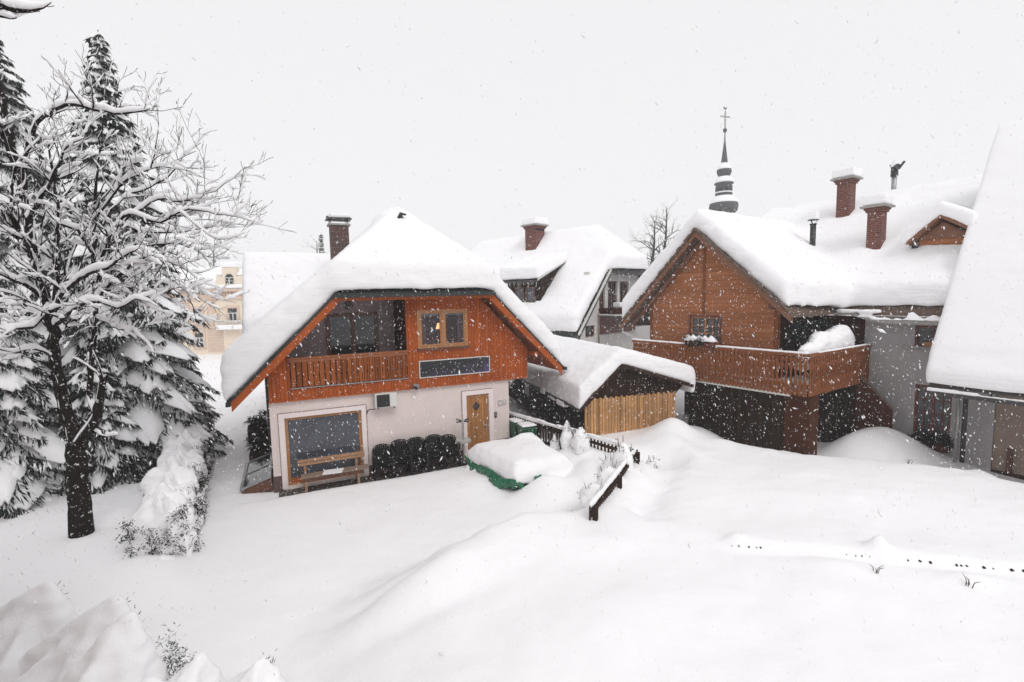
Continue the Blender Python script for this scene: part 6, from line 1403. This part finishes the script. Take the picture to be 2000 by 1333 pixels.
# distant bare trees in the falling snow
def far_tree(x, y, H, label, seed, spread=0.3):
    rs = np.random.RandomState(seed); t = thing('distant_tree', label, 'tree', (x, y, 0.0), 0, 'bare distant trees'); tk = TA(); wd = TA()
    P, Rr = resample(np.array([[0, 0, 0], [0.2, 0, H * 0.3], [-0.15, 0.1, H * 0.6], [0.05, 0, H * 0.82], [0.1, 0, H]]), np.array([0.28, 0.22, 0.16, 0.08, 0.02]), 0.4); tk.tube(P, Rr, 8)
    for k in range(17):
        f = rs.uniform(0.35, 0.93); i = int(f * (len(P) - 1)); a = rs.uniform(0, 6.28); L = H * spread * (1.25 - f) * rs.uniform(0.7, 1.3)
        b = P[i]; Q = np.array([b, b + [0.5 * L * math.cos(a), 0.5 * L * math.sin(a), 0.40 * L], b + [0.85 * L * math.cos(a), 0.85 * L * math.sin(a), 0.5 * L], b + [L * math.cos(a), L * math.sin(a), 0.42 * L]])
        Q, q = resample(Q, np.array([0.09, 0.06, 0.035, 0.012]) * (1.3 - f), 0.3); wd.tube(Q, q, 5); twigs(wd, None, Q, q, rs, 1, 1, 2.6, 1.3, 0.3)
    twigs(wd, None, P[len(P) // 2:], Rr[len(P) // 2:], rs, 1, 1, 2.5, 1.2, 0.1)
    tk.build('trunk', 'farbark', t); wd.build('branches', 'farbark', t)
far_tree(11.7, 40.0, 11.6, 'bare distant tree between the white house and the chalet, left of the pair', 5)
far_tree(13.3, 42.0, 13.0, 'taller bare distant tree, right of the pair beside the chalet roof', 6, 0.22)
far_tree(-45.5, 75.0, 14.5, 'pale round topped tree beyond the hotel roof', 7, 0.4)
spruce(-22.3, 58.0, 13.6, 1.6, 'distant conifer whose tip shows above the wing roof', 81, 2.0)
far_tree(-24.5, 62.0, 13.2, 'thin distant tree tip above the wing roof', 9, 0.12)

# overhead cable between the far house and the chalet
o = MB().tube([(4.2, 24.2, 4.72), (5.6, 22.8, 4.66), (7.0, 21.6, 4.72)], 0.02, 6).build('snowy_cable', 'paper')
tag(o, 'thin snow covered cable between the white house and the chalet eave', 'cable')
o = snow('snow_bank', [[(-14.9, 33.5, 0.0), (-13.0, 33.5, 0.0), (-14.9, 34.6, 0.0), (-13.0, 34.6, 0.0), (-14.7, 33.8, 1.2), (-13.2, 33.8, 1.1), (-14.6, 34.3, 1.25), (-13.2, 34.3, 1.15)], bxh(-16.8, -15.0, 34, 35, 0, 1.0)], None, 0.09, 8, 0.06, 1.5)
tag(o, 'ploughed bank of snow at the far end of the path', 'snow bank')

# ================================================================ falling snow
rs = np.random.RandomState(99); N = 125000
# even density in the air between the camera and the far houses
P = np.stack([rs.uniform(-19, 19, N), rs.uniform(1.6, 21, N), rs.uniform(0.2, 13.5, N)], 1)
dc = np.linalg.norm(P - np.array([0, 0, 5.7]), axis=1); inv = (np.abs(P[:, 0]) < 1.15 * P[:, 1] + 1) & (dc > 3.6) & (rs.rand(N) < np.clip(dc / 9, 0.25, 1) * np.where(P[:, 2] > 7, 0.3, 1))
P = P[inv]; n = len(P)
sz = np.exp(rs.randn(n) * 0.5) * 0.0050 * np.clip(dc[inv] / 9, 0.5, 1); el = rs.uniform(1.2, 3.6, n)
d = np.stack([0.55 + 0.35 * rs.randn(n), 0.25 * rs.randn(n), -1.0 + 0.25 * rs.randn(n)], 1)
fl = rs.rand(n) < 0.18; d[fl, 0] *= -1
d /= np.linalg.norm(d, axis=1)[:, None]; a = np.cross(d, rs.randn(n, 3)); a /= np.linalg.norm(a, axis=1)[:, None]; b = np.cross(d, a)
s3 = sz[:, None]; e3 = (sz * el)[:, None]
VV = np.stack([P + d * e3, P - d * e3, P + a * s3, P - a * s3, P + b * s3 * 0.8, P - b * s3 * 0.8], 1).reshape(-1, 3)
T = np.array([(0, 2, 4), (0, 4, 3), (0, 3, 5), (0, 5, 2), (1, 4, 2), (1, 3, 4), (1, 5, 3), (1, 2, 5)])
FF = (np.arange(n)[:, None, None] * 6 + T[None]).reshape(-1, 3)
o = np_mesh('falling_snow', VV, FF, 'tsnow', None, True); tag(o, 'loose snowflakes drifting down through the air', 'snowflakes', kind='stuff')

# ================================================================ haze of the snowfall
mb = MB(); mb.box(-170, 170, -170, 170, -1.4, 45)
m = bpy.data.materials.new('haze'); m.use_nodes = True; nt = m.node_tree; nt.nodes.clear()
ou = nt.nodes.new('ShaderNodeOutputMaterial'); vo = nt.nodes.new('ShaderNodeVolumePrincipled')
vo.inputs['Color'].default_value = (0.97, 0.97, 0.98, 1); vo.inputs['Density'].default_value = 0.0015; vo.inputs['Anisotropy'].default_value = 0.0
nt.links.new(vo.outputs[0], ou.inputs['Volume'])
o = mb.build('haze', m); tag(o, 'pale haze of falling snow', 'haze', kind='stuff')
